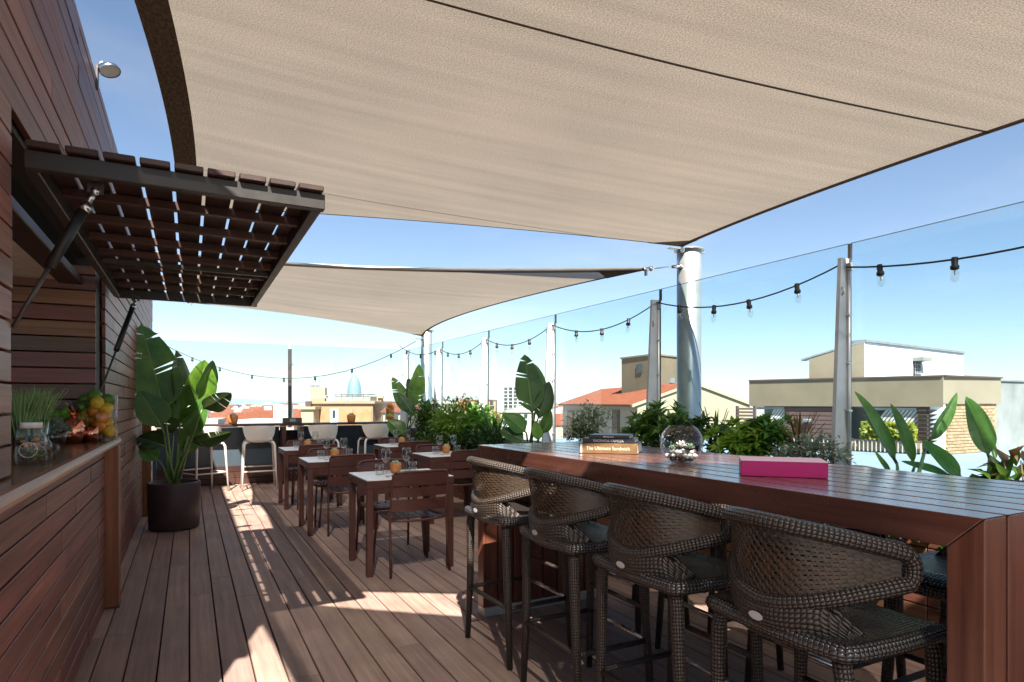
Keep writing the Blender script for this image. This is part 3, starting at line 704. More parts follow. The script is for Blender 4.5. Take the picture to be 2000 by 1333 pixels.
# ================================================================ DINING TABLES, CHAIRS, TABLEWARE
TW, TD, TZ = .72, .62, .75
def dining_table(label):
    g = thing('dining_table', label, 'table', (0, 0, 0), 0, 'brown dining tables')
    MB().cbox((0, 0, TZ - .004), (TW - .004, TD - .004, .008), .002).build('table_top', 'table_white', g, False)
    f = MB(); 
    for s in (-1, 1):
        f.cbox((0, s * (TD / 2 - .014), TZ - .037), (TW, .028, .062), .003).cbox((s * (TW / 2 - .014), 0, TZ - .037), (.028, TD - .058, .062), .003)
    f.build('apron', 'brown_paint', g, False)
    for a in (-1, 1):
        for b in (-1, 1): MB().cbox((a * (TW / 2 - .026), b * (TD / 2 - .026), (TZ - .07) / 2), (.05, .05, TZ - .07), .004).build('leg', 'brown_paint', g, False)
    return g
def dining_chair(label):
    """faces +y, back at -y"""
    g = thing('dining_chair', label, 'chair', (0, 0, 0), 0, 'brown metal slatted dining chairs')
    r = .0105; w = .235
    for s in (-1, 1):
        MB().tube([(s * .245, -.25, .006), (s * (w + .002), -.215, .3), (s * w, -.2, .45), (s * (w - .004), -.235, .68), (s * (w - .01), -.252, .79), (s * (w - .04), -.256, .815)], r, 8).build('back_leg', 'brown_paint', g, False)
        MB().tube([(s * .24, .23, .006), (s * .225, .2, .3), (s * .215, .185, .435), (s * .19, .17, .445)], r, 8).build('front_leg', 'brown_paint', g, False)
        MB().tube([(s * .23, -.2, .432), (s * .222, 0, .436), (s * .21, .19, .44)], .009, 8).build('seat_rail', 'brown_paint', g, False)
    MB().tube([(-.235, -.2, .435), (-.12, -.222, .428), (.0, -.23, .426), (.12, -.222, .428), (.235, -.2, .435)], .0105, 8).build('rear_rail', 'brown_paint', g, False)
    MB().tube([(-.2, .188, .437), (.2, .188, .437)], .0095, 8).build('front_rail', 'brown_paint', g, False)
    def slat(z0, z1, nm='back_slat'):
        def f(u, v, o=0):
            s = u * 2 - 1; z = z0 + (z1 - z0) * v
            y = -.2 - (z - .45) * .155 - .03 * (1 - s * s) - o
            ww = w - .008 - (.02 if z > .78 else 0)
            return Vector((s * ww, y, z + (-.014 * abs(s) ** 6 if z > .79 else 0)))
        m = MB().grid(12, 3, lambda u, v: f(1 - u, v)); m.grid(12, 3, lambda u, v: f(u, v, .006)); m.build(nm, 'brown_paint', g, False)
    for a, b in ((.815, .71), (.69, .617), (.597, .505)): slat(b, a)
    MB().tube([(s * .22 / 6, -.256 - .03 * (1 - (s / 6) ** 2), .815 - .012 * abs(s / 6) ** 6) for s in range(-6, 7)], .0105, 8).build('top_rail', 'brown_paint', g, False)
    for k in range(6):
        x = -.175 + .07 * k
        def f(u, v, o=0): y = -.215 + .4 * v; return Vector((x * (1 + .08 * (1 - v)) + (u - .5) * .058, y, .446 - .016 * math.sin(v * math.pi) + (.004 if v > .9 else 0) - o))
        MB().grid(1, 8, f).grid(1, 8, lambda u, v: f(1 - u, v, .005)).build('seat_slat', 'brown_paint', g, False)
    return g
def wine_glass():
    g = thing('wine_glass', '', 'wine glass')
    MB().lathe([(0, .002), (.03, .002), (.034, .004), (.02, .008), (.004, .014), (.0035, .085), (.006, .094), (.022, .107), (.036, .13), (.041, .152), (.038, .18), (.032, .212), (.0312, .212), (.037, .18), (.0398, .152), (.035, .131), (.021, .109), (.003, .098)], 20).build('bowl_and_stem', 'drink_glass', g, False); return g
def tumbler():
    g = thing('tumbler', '', 'glass')
    MB().lathe([(0, .003), (.03, .003), (.034, .012), (.0375, .05), (.036, .088), (.0348, .088), (.0362, .05), (.033, .015), (0, .012)], 18).build('tumbler_wall', 'drink_glass', g, False); return g
def setting_place():
    g = thing('place_setting', '', 'cutlery')
    MB().cbox((0, 0, .003), (.12, .2, .006), .002).build('napkin', 'linen', g, False)
    MB().cbox((-.02, 0, .008), (.012, .19, .0022), .001).ball((-.02, .09, .008), .011, 8, 5, (1, 2, .15)).build('fork', 'steel', g, False)
    MB().cbox((.02, 0, .008), (.01, .19, .0022), .001).cbox((.022, .07, .0085), (.018, .09, .002), .001).build('knife', 'steel', g, False)
    return g
def plate():
    g = thing('side_dish', '', 'dish'); MB().lathe([(0, .004), (.035, .004), (.06, .012), (.062, .014), (.058, .013), (.034, .008), (0, .008)], 24).build('dish', 'rubber_black', g, False); return g
T0 = None
tabs = [((1.57, 5.01), 'by the first wicker stool'), ((1.42, 6.75), 'by the open deck'), ((1.42, 8.48), 'by the rear slim post'),
        ((2.72, 6.75), 'by the bar table end'), ((2.72, 8.48), 'by the far bushes')]
wg = tb = cpot = sp = ch0 = dsh = None
for i, ((x, y), w) in enumerate(tabs):
    lab = 'brown metal dining table with white top ' + w
    if T0 is None: T0 = dining_table(lab); T0.location = (x, y, 0)
    else: dup(T0, (x, y, 0), 0, lab)
    def put(cur, mk, p, lab, grp, rz=0, sc=1):
        p = (*p, TZ + .001) if len(p) == 2 else p
        if cur is None: o = mk(); cur = o
        else: o = dup(cur, p, rz)
        o['label'] = lab; o['group'] = grp; loc(o, p, rz, sc); return cur
    ch0 = put(ch0, lambda: dining_chair(''), (x + .03 * (i % 2) + .03, y - .17, 0), 'brown slatted metal chair on the bar side of the table ' + w, 'brown metal slatted dining chairs', R(rr(-3, 3)))
    put(ch0, None, (x + .02, y + .34, 0), 'brown slatted metal chair on the far side of the table ' + w, 'brown metal slatted dining chairs', R(180 + rr(-3, 3)))
    wg = put(wg, wine_glass, (x - .105, y + .06), 'stemmed wine glass left of the clay pot on the table ' + w, 'wine glasses on the dining tables')
    put(wg, None, (x + .085, y + .09), 'stemmed wine glass right of the clay pot on the table ' + w, 'wine glasses on the dining tables')
    tb = put(tb, tumbler, (x - .17, y + .02), 'clear tumbler left of the wine glasses on the table ' + w, 'tumblers on the dining tables')
    put(tb, None, (x + .15, y + .12), 'clear tumbler right of the wine glasses on the table ' + w, 'tumblers on the dining tables', 0)
    cpot = put(cpot, lambda: clay_pot('clay_candle_pot', '', ''), (x - .02, y + .06), 'small orange clay pot with succulent on the table ' + w, 'clay pots on the dining tables', rr(0, 6))
    sp = put(sp, setting_place, (x - .06, y - .17), 'white napkin and cutlery, bar side of the table ' + w, 'place settings', R(90 + rr(-8, 8)))
    put(sp, None, (x + .04, y + .22), 'white napkin and cutlery, far side of the table ' + w, 'place settings', R(-90 + rr(-8, 8)))
    dsh = put(dsh, plate, (x + .07, y - .03), 'small black dish on the table ' + w, 'small black dishes', 0, .62)

# ================================================================ LONG BAR TABLE
HX0, HX1, HY0, HY1, HZ = 1.63, 2.51, .75, 3.58, 1.08
ht = thing('long_bar_table', 'long high bar table of dark red timber planks with waterfall ends', 'bar table', ((HX0 + HX1) / 2, (HY0 + HY1) / 2, 0))
NP = 8; PW = (HX1 - HX0) / NP; TH = .082
for k in range(NP):
    x = HX0 + PW * (k + .5)
    w_ = PW - .012; e = .0012                                   # mitred where the top turns down into the legs
    def mitre(poly, mat, nm):
        key = (nm, mat, poly[0])
        if key not in PL: PL[key] = MB().prism([(-w_ / 2, y - (HY0 + HY1) / 2, z) for y, z in poly], (w_, 0, 0)).mesh(nm, mat)
        o = ob(nm, PL[key], ht, (x - origin(ht).x, 0, 0)); bv = o.modifiers.new('bevel', 'BEVEL'); bv.width = .0025; bv.segments = 2
    mitre([(HY0 + e, HZ), (HY0 + TH + e, HZ - TH), (HY1 - TH - e, HZ - TH), (HY1 - e, HZ)], 'table_wood', 'top_plank')
    mitre([(HY0, HZ - e), (HY0, .058), (HY0 + TH, .058), (HY0 + TH, HZ - TH - e)], 'table_wood_z', 'leg_plank')
    mitre([(HY1, .058), (HY1, HZ - e), (HY1 - TH, HZ - TH - e), (HY1 - TH, .058)], 'table_wood_z', 'leg_plank')
for y in (HY0 + TH / 2, HY1 - TH / 2): MB().cbox(((HX0 + HX1) / 2, y, .029), (HX1 - HX0 - .02, TH + .012, .056), .003).build('plinth', 'brushed_aluminium', ht)
for y in (1.3, 2.15, 3.0): MB().box(((HX0 + HX1) / 2, y, HZ - TH - .018), (HX1 - HX0 - .2, .06, .034)).build('cross_bar', 'dark_steel', ht)

def wicker_stool(label):
    """faces +x, seat centre at the origin"""
    g = thing('wicker_bar_stool', label, 'bar stool', (0, 0, 0), 0, 'dark wicker stools at the long bar table')
    def seat(u, v):
        a, b = u * 2 - 1, v * 2 - 1
        r = 1 - .07 * (a * a * b * b)
        return Vector((a * .225 * r + .015, b * .235 * r, .762 - .012 * (1 - a * a) * (1 - b * b) - .03 * max(0, a - .6) ** 2 * 6))
    st = MB().grid(14, 14, seat, lambda u, v: (u * .46, v * .48))
    rim = [seat(*(q)) for q in [(i / 14, 0) for i in range(14)] + [(1, i / 14) for i in range(14)] + [(1 - i / 14, 1) for i in range(14)] + [(0, 1 - i / 14) for i in range(14)]]
    st.tube([p - Vector((0, 0, .022)) for p in rim], .024, 8, closed=True)
    st.box((.015, 0, .725), (.4, .42, .02)); st.build('seat', 'cane_seat', g, False)
    def bk(s):                                                 # plan of the back, s = -1..1
        return Vector((-.222 + .215 * abs(s) ** 2.4, s * .262, 0))
    zt = lambda s: 1.04 - .052 * s * s - .012 * abs(s) ** 5
    zb = lambda s: .815 + .085 * abs(s) ** 1.6
    off = lambda z: -.045 * (z - .8) / .25
    def bp(s, z): p = bk(s); return Vector((p.x + off(z) * (1 - .5 * abs(s)), p.y, z))
    N = 22
    top = [bp(s / N, zt(s / N)) for s in range(-N, N + 1)]; low = [bp(s / N, zb(s / N)) for s in range(-N, N + 1)]
    e1 = [top[-1].lerp(low[-1], t) + Vector((.014 * math.sin(t * math.pi), .004, 0)) for t in (.25, .5, .75)]
    e0 = [low[0].lerp(top[0], t) + Vector((.014 * math.sin(t * math.pi), -.004, 0)) for t in (.25, .5, .75)]
    MB().tube(top + e1 + low[::-1] + e0, .0225, 10, closed=True).build('back_rim', 'cane', g, False)
    # open woven panel: real ribbons, over and under
    wv = MB(); NA, NB = 46, 15
    for i in range(1, NA):
        for dg in (1,):
            s = -.97 + 1.94 * i / NA
            for j in range(NB):
                z0, z1 = (zb(s) + (zt(s) - zb(s)) * q / NB for q in (j, j + 1)); o = .0022 * (1 if (i + j) % 2 else -1)
                a, b = bp(s, z0), bp(s, z1); dy = .0033
                n = Vector((o, 0, 0)); k = (bk(s + .02) - bk(s - .02)).normalized() * dy
                wv.add([a - k + n, a + k + n, b + k - n * 0 + n, b - k + n], [(0, 1, 2, 3)])
    for j in range(1, NB):
        q = j / NB
        for i in range(NA):
            s0, s1 = -.97 + 1.94 * i / NA, -.97 + 1.94 * (i + 1) / NA; o = Vector((-.0022 * (1 if (i + j) % 2 else -1), 0, 0))
            a = bp(s0, zb(s0) + (zt(s0) - zb(s0)) * q); b = bp(s1, zb(s1) + (zt(s1) - zb(s1)) * q); k = Vector((0, 0, .0043))
            wv.add([a - k + o, b - k + o, b + k + o, a + k + o], [(0, 1, 2, 3)])
    tag(wv.build('woven_back', 'cane_strand', g, False), kind='stuff')
    # solid woven apron joining the back to the seat, with an oval maker's plate
    def apr(u, v, t=0):
        s = (u * 2 - 1) * .84; p = bk(s); q = min(1, max(0, (abs(s) - .5) / .34)); q = q * q * (3 - 2 * q); z = .728 + ((zb(s) + .004) * (1 - q) + .745 * q - .728) * v
        return Vector((p.x + off(z) - .016 + .012 * math.sin(v * math.pi) * -1 + t, p.y, z))
    ap = MB().grid(24, 8, lambda u, v: apr(1 - u, v), lambda u, v: (u * .42, v * .1)); ap.grid(24, 8, lambda u, v: apr(u, v, .034), lambda u, v: (u * .42, v * .1))
    ap.tube([apr(i / 24, 0, .017) for i in range(25)], .02, 8); a = ap.build('back_apron', 'cane', g, False)
    MB().add([Vector((-.0075 + apr(.5, .55).x, .024 * math.cos(t * math.pi / 10) + .0, .776 + .0115 * math.sin(t * math.pi / 10))) for t in range(20)], [tuple(range(20))[::-1]]).build('maker_plate', 'pale_grey', a, False)
    for sx, sy in ((-1, -1), (-1, 1), (1, -1), (1, 1)):
        t0 = Vector((sx * .175 + .0, sy * .19, .75)); t1 = Vector((sx * .19 + .01, sy * .245, .003))
        MB().tube([t0, t0.lerp(t1, .1) + Vector((sx * .006, sy * .012, 0)), t0.lerp(t1, .5), t1], [.024, .0235, .02, .0155], 10).build('leg', 'cane', g, False)
    at = lambda sx, sy, z: Vector((sx * .175, sy * .19, .75)).lerp(Vector((sx * .19 + .01, sy * .245, .003)), (.75 - z) / .747)
    for z, mt, r, pairs in ((.3, 'cane', .0125, (((-1, -1), (-1, 1)), ((-1, -1), (1, -1)), ((-1, 1), (1, 1)))),):
        for p, q in pairs: MB().tube([at(*p, z), at(*q, z)], r, 8).build('stretcher', mt, g, False)
    MB().tube([at(1, -1, .3), at(1, 1, .3)], .011, 8).build('foot_rail', 'steel', g, False)
    MB().tube([at(1, -1, .44), at(1, 1, .44)], .0115, 8).build('stretcher', 'cane', g, False)
    return g
SXc = 1.605; ys = [3.0, 2.35, 1.745, 1.15]
wk = wicker_stool('dark wicker bar stool at the far end of the long table, beside the dining tables')
loc(wk, (SXc, ys[0], 0), R(2))
dup(wk, (SXc, ys[1], 0), R(-1), 'dark wicker bar stool opposite the stack of books, second from the dining tables')
dup(wk, (SXc, ys[2], 0), R(0), 'dark wicker bar stool opposite the glass bowl, third from the dining tables')
dup(wk, (SXc, ys[3], 0), R(-2), 'dark wicker bar stool opposite the pink box, fourth from the dining tables')
for y, w in ((3.02, 'behind the stack of books, on the planter side'), (2.36, 'behind the glass bowl, on the planter side'), (1.75, 'behind the pink box, on the planter side'), (1.14, 'at the near waterfall end, on the planter side')):
    dup(wk, (2.47, y, 0), R(180 + rr(-2, 2)), 'dark wicker bar stool ' + w)

# things on the bar table
def flat_text(s, size, mat, parent, p, rot, name='lettering', squeeze=1):
    c = bpy.data.curves.new('t', 'FONT'); c.body = s; c.size = size; c.extrude = .0003; c.align_x = 'CENTER'; c.align_y = 'CENTER'
    t = bpy.data.objects.new('t', c); me = bpy.data.meshes.new_from_object(t); bpy.data.objects.remove(t)
    me.materials.append(M[mat]); o = ob(name, me, parent, p, rot); o.scale = (squeeze, 1, 1); return o
def book(label, size, p, rz, cover, text, tmat, tsize, squeeze=1, side=None):
    """spine faces -y in its own frame"""
    L, D, H = size; g = thing('book', label, 'book', p, rz, 'books stacked on the bar table')
    MB().cbox((0, -D / 2 + .002, H / 2), (L, .004, H - .001), .0015).cbox((0, 0, .0015), (L, D - .002, .003), .001).cbox((0, 0, H - .0015), (L, D - .002, .003), .001).build('cover', cover, g, False)
    MB().box((0, .001, H / 2), (L - .008, D - .01, H - .007)).build('pages', 'paper', g, False)
    flat_text(text, tsize, tmat, g, (0, -D / 2 - .0006, H / 2), (R(90), 0, 0), squeeze=squeeze)
    if side: MB().cbox((-L / 2 + .013, -D / 2 - .0008, H / 2), (.01, .002, H * .9), .0005).build('spine_band', side, g, False)
BK = pz(1187, 887, HZ); BR = math.atan2(pz(1245, 889, HZ).y - pz(1130, 886, HZ).y, pz(1245, 889, HZ).x - pz(1130, 886, HZ).x)
bdir = Vector((-math.sin(BR), math.cos(BR), 0)); BKc = BK + bdir * .11
z0 = HZ + .001
book('thick tan book with cream lettering, bottom of the stack', (.31, .22, .054), (BKc.x, BKc.y, z0), BR, 'book_tan', 'The Ultimate Sandwich', 'print_cream', .026, .95, 'paper')
book('black book with pale capital lettering, middle of the stack', (.275, .2, .024), (BKc.x, BKc.y, z0 + .0545), BR + .01, 'book_black', 'SAGRADA FAMILIA', 'print_white', .019, 1.02)
book('thin black book on top of the stack', (.215, .19, .018), (BKc.x + .004, BKc.y, z0 + .079), BR - .01, 'book_black', 'Restaurant', 'print_white', .013, 1)
FB = pz(1331, 905, HZ)
fb = thing('terrarium_bowl', 'round clear glass bowl with pale pebbles and succulents on the bar table', 'glass bowl', (FB.x, FB.y, HZ + .001))
prof = [(0, .003), (.045, .003)] + [(.095 * math.cos(a), .088 + .095 * math.sin(a)) for a in [R(-58 + i * 10.4) for i in range(12)]]
prof += [(.058, .166), (.056, .165)] + [((.0925) * math.cos(a), .088 + .0925 * math.sin(a)) for a in [R(52 - i * 11) for i in range(11)]] + [(.04, .008), (0, .008)]
MB().lathe(prof, 32).build('bowl', 'bowl_glass', fb, False)
rd = random.Random(5)
for k in range(46):
    a = rd.uniform(0, 6.28); lay = k // 18; r = math.sqrt(rd.random()) * (.052, .068, .06)[lay]; s = rd.uniform(.009, .015)
    MB().ball((r * math.cos(a), r * math.sin(a), (.018, .032, .05)[lay]), s, 7, 5, (1, rd.uniform(.7, 1), rd.uniform(.6, .9))).build('pebble', 'pebble_brown' if lay == 0 or rd.random() < .25 else 'pebble_white', fb, False)
for k, (x, y, z, s) in enumerate(((.0, .0, .07, .032), (.038, -.015, .062, .026), (-.035, .02, .06, .022))):
    c = MB()
    for q in range(16):
        a = q * 2.4; e = .25 + q * .07; d = Vector((math.cos(a) * math.cos(e), math.sin(a) * math.cos(e), math.sin(e))); o = Vector((x, y, z)); w = Vector((-math.sin(a), math.cos(a), 0)) * s * .28
        c.add([o, o + d * s * .6 + w, o + d * s * 1.1, o + d * s * .6 - w], [(0, 1, 2, 3)])
    c.build('succulent', ('pebble_white', 'succulent', 'succulent')[k], fb, False)
PA, PB = pz(1447, 930, HZ), pz(1618, 936, HZ); pr = math.atan2(PB.y - PA.y, PB.x - PA.x); pl = (PB - PA).length
pv = Vector((-math.sin(pr), math.cos(pr), 0)); pc = (PA + PB) / 2 + pv * .09
bx = thing('pink_box', 'bright magenta rectangular box with paler top on the bar table', 'box', (pc.x, pc.y, HZ + .001), pr)
MB().cbox((0, 0, .0275), (pl, .18, .055), .0015).build('box_body', 'magenta', bx, False)
MB().cbox((0, 0, .0565), (pl + .001, .181, .003), .001).build('lid', 'magenta_top', bx, False)

# ================================================================ things on the serving counter
def on_counter(u, Y):
    q = (u - 1000) / FPX; d = Y / (CS - SN * q); p = pd(u, 787, d); return (p.x, p.y, CZ + .001)
def jar(label, u, Y, s, seed, mug=False):
    g = thing('glass_jar', label, 'glass jar', on_counter(u, Y))
    pr = [(0, .003), (.036, .003), (.043, .012), (.044, .075), (.038, .098), (.029, .108), (.029, .128), (.0275, .128), (.0275, .108), (.036, .096), (.042, .074), (.041, .013), (0, .008)]
    MB().lathe([(a * s, b * s) for a, b in pr], 22).build('jar_body', 'bowl_glass', g, False)
    if not mug: MB().lathe([(0, .139 * s), (.03 * s, .139 * s), (.031 * s, .137 * s), (.031 * s, .12 * s), (.0285 * s, .12 * s)], 22).build('lid', 'white_plastic', g, False)
    else: MB().tube([(.04 * s, 0, .085 * s), (.066 * s, 0, .078 * s), (.07 * s, 0, .05 * s), (.042 * s, 0, .03 * s)], .006 * s, 8).build('handle', 'drink_glass', g, False)
    rd = random.Random(seed)
    for mt, za, zb_, n, nm in (('moss', .012, .045, 26, 'moss'), ('dried_flower', .055, .09, 14, 'dried_petals')):
        c = MB()
        for k in range(n):
            a = rd.uniform(0, 6.28); r = rd.uniform(.008, .032) * s; c.ball((r * math.cos(a), r * math.sin(a), rd.uniform(za, zb_) * s), rd.uniform(.005, .01) * s, 6, 4, (1, 1, .6))
        c.build(nm, mt, g, False)
    MB().tube([Vector((-.0435 * s * 1.02 * 0 + .024 * s * math.cos(t * math.pi / 10), -.0455 * s, .05 * s + .024 * s * math.sin(t * math.pi / 10))) for t in range(20)], .0012, 5, closed=True).build('embossed_ring', 'linen', g, False)
jar('clear glass preserving jar with white lid, orange petals and moss on the counter', 61, 2.93, 1.15, 1)
jar('small clear glass jug with handle beside the preserving jar', 82, 3.12, .78, 2, True)
def herb_glass(label, u, Y, s, n, h, seed, mat='herb_green'):
    g = thing('herb_glass', label, 'herb glass', on_counter(u, Y))
    MB().lathe([(0, .004), (.033 * s, .004), (.048 * s, .16 * s), (.0455 * s, .16 * s), (.031 * s, .02 * s), (0, .018 * s)], 18).build('glass', 'drink_glass', g, False)
    MB().lathe([(0, .02 * s), (.029 * s, .02 * s), (.034 * s, .07 * s), (0, .075 * s)], 14).build('root_ball', 'soil', g, False)
    rd = random.Random(seed); c = MB()
    for k in range(n):
        a = rd.uniform(0, 6.28); r = rd.uniform(0, .032) * s; lean = rd.uniform(.1, .55); b = rd.uniform(.3, 1.2); p = Vector((r * math.cos(a), r * math.sin(a), .07 * s)); L = rd.uniform(.7, 1.05) * h
        d = Vector((math.cos(a), math.sin(a), 0)); w = Vector((-math.sin(a), math.cos(a), 0)) * .0022 * s
        pts = [p, p + d * lean * L * .3 + Vector((0, 0, .5 * L)), p + d * lean * L * .75 + Vector((0, 0, .85 * L)), p + d * lean * L * 1.25 * b ** .3 + Vector((0, 0, .92 * L))]
        for i in range(3): c.add([pts[i] - w * (1 - i * .28), pts[i] + w * (1 - i * .28), pts[i + 1] + w * (.72 - i * .28), pts[i + 1] - w * (.72 - i * .28)], [(0, 1, 2, 3)])
    tag(c.build('herb_blades', mat, g, False), kind='stuff')
herb_glass('tall clear glass holding long green chives behind the preserving jar', 72, 3.55, 1.0, 260, .26, 3)
herb_glass('clear glass of chives beside the hatch jamb', 40, 3.5, .95, 240, .25, 4)
sg = thing('mint_bunch', 'bunch of silvery mint in a low glass behind the copper pineapple', 'herbs', on_counter(108, 4.2))
MB().lathe([(0, .003), (.05, .003), (.062, .08), (.06, .08), (.048, .01), (0, .008)], 18).build('glass', 'drink_glass', sg, False)
c = MB(); rd = random.Random(9)
for k in range(220):
    a = rd.uniform(0, 6.28); e = rd.uniform(-.2, 1.5); r = rd.uniform(.03, .075); p = Vector((math.cos(a) * math.cos(e) * r, math.sin(a) * math.cos(e) * r, .085 + math.sin(e) * r * .9)); s = rd.uniform(.008, .016)
    u_ = Vector((rd.uniform(-1, 1), rd.uniform(-1, 1), rd.uniform(-1, 1))).normalized(); w_ = u_.orthogonal().normalized()
    c.add([p - u_ * s, p + w_ * s * .6, p + u_ * s, p - w_ * s * .6], [(0, 1, 2, 3)])
tag(c.build('mint_leaves', 'leaf_silver', sg, False), kind='stuff')
lb = thing('lime_bowl', 'heap of green limes in a glass bowl on the bar counter', 'fruit bowl', on_counter(112, 4.5))
MB().lathe([(0, .003), (.05, .003), (.085, .1), (.083, .1), (.048, .01), (0, .008)], 20).build('bowl', 'drink_glass', lb, False)
lm = MB().ball((0, 0, 0), .034, 12, 8, (1, 1, 1.15)).mesh('lime', 'lime_fruit')
for k, (x, y, z) in enumerate(((-.03, -.02, .05), (.03, -.02, .05), (0, .035, .05), (-.04, -.03, .11), (.03, -.035, .115), (.045, .03, .11), (-.035, .035, .115), (0, 0, .16), (.04, -.01, .175), (-.035, .01, .18))):
    o = ob('lime', lm, lb, (x, y, z)); o.rotation_euler = (rr(0, 6), rr(0, 6), 0)
pn = thing('copper_pineapple', 'polished copper pineapple cup with leafy lid on the counter', 'pineapple cup', on_counter(143, 4.35))
pb = MB().lathe([(0, 0), (.035, .001), (.055, .02), (.064, .06), (.06, .1), (.045, .135), (.022, .152), (.015, .157)], 28).build('cup', 'copper', pn, False)
for k in range(5): MB().tube([Vector(((.0655 - (abs(k - 1.5)) * .003 - .012 * (k > 2)) * math.cos(a), (.0655 - abs(k - 1.5) * .003 - .012 * (k > 2)) * math.sin(a), .05 + k * .021 + .006 * math.sin(a * 7))) for a in [i * math.pi / 14 for i in range(28)]], .0014, 5, closed=True).build('ridge', 'copper', pb, False)
ld = MB()
for k in range(10):
    a = k * 2.4; e = .75 + .06 * k; d = Vector((math.cos(a) * math.cos(e), math.sin(a) * math.cos(e), math.sin(e))); w = Vector((-math.sin(a), math.cos(a), 0)) * .012; o = Vector((0, 0, .155)); L = .05 + .004 * k
    ld.add([o - w * .6, o + d * L * .5 - w, o + d * L + Vector((math.cos(a), math.sin(a), 0)) * .016, o + d * L * .5 + w, o + w * .6], [(0, 1, 2, 3, 4)])
ld.tube([(0, 0, .15), (0, 0, .185)], .012, 8).build('leafy_lid', 'copper', pn, False)
tk = thing('copper_tumbler', 'small ribbed metal tumbler beside the copper pineapple', 'tumbler', on_counter(178, 4.38))
MB().lathe([(0, .002), (.032, .002), (.037, .05), (.036, .095), (.034, .095), (.034, .01), (0, .008)], 20).build('cup', 'copper', tk, False)
fv = fruit_jar('fruit_vase', 'tall clear glass cylinder filled with lemons and oranges on the bar counter', .085, .28, ['lemon_fruit', 'lemon_fruit', 'orange_fruit', 'lemon_fruit', 'orange_fruit', 'orange_fruit', 'lemon_fruit', 'orange_fruit', 'lemon_fruit', 'lemon_fruit', 'lemon_fruit', 'lime_fruit', 'lime_fruit'], 11)
loc(fv, on_counter(198, 4.55))
lv = fruit_jar('fruit_vase', 'glass cylinder of lemons topped with limes behind the copper pineapple', .075, .24, ['orange_fruit', 'orange_fruit', 'orange_fruit', 'lemon_fruit', 'lemon_fruit', 'lemon_fruit', 'lemon_fruit', 'lime_fruit', 'lime_fruit', 'lime_fruit'], 14)
loc(lv, on_counter(170, 4.62), 0, 1.05)

# ================================================================ PLANTER AND PLANTS
pln = thing('planter', 'long timber planter box full of plants along the side glass', 'planter', (3.36, 5.4, 0))
for k in range(7):
    y = -.6
    for j, L in enumerate((2.4, 2.9, 2.4, 2.9, 1.2)):
        plank(pln, (3.37, y + L / 2, .052 + k * .1), (.024, L - .004, .094), 'planter_wood', .003); y += L
MB().box((3.49, 5.3, .34), (.22, 11.8, .66)).build('soil_bed', 'soil', pln)
MB().cbox((3.375, 5.3, .712), (.05, 11.8, .02), .004).build('rim', 'dark_wood', pln)

def blade(mb, base, tip, width, nrm, fold=.25, droop=0.0, split=0, seed=0, n=18, tipsharp=1.0):
    """paddle shaped leaf blade from base to tip; nrm is roughly where its face looks"""
    rd = random.Random(seed); base, tip = Vector(base), Vector(tip); ax = tip - base; L = ax.length; t_ = ax.normalized()
    side = t_.cross(Vector(nrm)); side.normalize(); nn = side.cross(t_).normalized()
    def mid(t): return base + ax * t + nn * (droop * L * (t * t - t) * 1.0) + nn * (-.06 * L * t * t)
    def wd(t): return width / 2 * max(.02, (math.sin(math.pi * min(1, t ** .72)) ** .62) * (1 - .12 * t)) if t < 1 else width * .012
    for sg in (-1, 1):
        cuts = {k for k in range(3, n - 1) if rd.random() < split}
        sh = [0.0] * (n + 1)
        for i in range(n):
            t0, t1 = i / n, (i + 1) / n
            g0 = .55 / n if i in cuts else 0; g1 = .0
            pts = []
            for q in range(4):
                f = q / 3
                for t, g in ((t0, g0), (t1, g1)):
                    w = wd(min(1, t)); sw = t + f * .10 * (1 - t) + g * f              # veins sweep forward
                    p = mid(min(1, sw)) + side * sg * w * f + nn * (fold * w * f * (1.1 - .5 * f)) + nn * (.02 * width * math.sin(9 * t + seed) * f)
                    pts.append(p)
            for q in range(3):
                a, b, c, d = pts[2 * q], pts[2 * q + 1], pts[2 * q + 3], pts[2 * q + 2]; f0, f1 = .03 + q / 3 * .96, .03 + (q + 1) / 3 * .96
                uvq = [(t0 * 2 + f0 * .1, f0), (t1 * 2 + f0 * .1, f0), (t1 * 2 + f1 * .1, f1), (t0 * 2 + f1 * .1, f1)]
                mb.add([a, b, c, d], [(0, 1, 2, 3) if sg > 0 else (3, 2, 1, 0)], [uvq if sg > 0 else uvq[::-1]], True)
    return mid
def banana(label, foot, leaves, name='banana_plant', cat='plant', mat='leaf_big', pot=None, group=None):
    """leaves: (base u, base v, tip u, tip v, width px, depth, turn, split, fold, mat)"""
    g = thing(name, label, cat, foot, 0, group); F = Vector(foot) + Vector((0, 0, pot or 0))
    for i, lf in enumerate(leaves):
        bu, bv, tu, tv, wpx, d, turn, sp, fo = lf[:9]; mt = lf[9] if len(lf) > 9 else mat; dt = lf[10] if len(lf) > 10 else 0
        b, t = pd(bu, bv, d), pd(tu, tv, d + dt); view = (Vector((0, 0, EYE)) - b).normalized()
        nrm = Matrix.Rotation(R(turn), 3, (t - b).normalized()) @ view
        mb = MB(); blade(mb, b, t, wpx / FPX * d / max(.35, abs(math.cos(R(turn)))), nrm, fo, 0, sp, i * 7 + 1)
        o = mb.build('leaf', mt, g)
        ax = (t - b); rib = MB().tube([b, b + ax * .35 - nrm * .004, b + ax * .8 - nrm * .008 - nrm * .04 * ax.length], [.0075, .005, .002], 6)
        m = F.lerp(b, .5) + Vector((0, 0, .06)); jit = Vector((rr(-.05, .05), rr(-.05, .05), 0))
        rib.tube([F + jit, (F + jit).lerp(b, .45) * 1.0 + Vector((0, 0, .05)), b + (F - b) * .12 + Vector((0, 0, .015)), b], [.016, .012, .009, .0075], 7)
        rib.build('stalk', 'stalk', o)
    return g
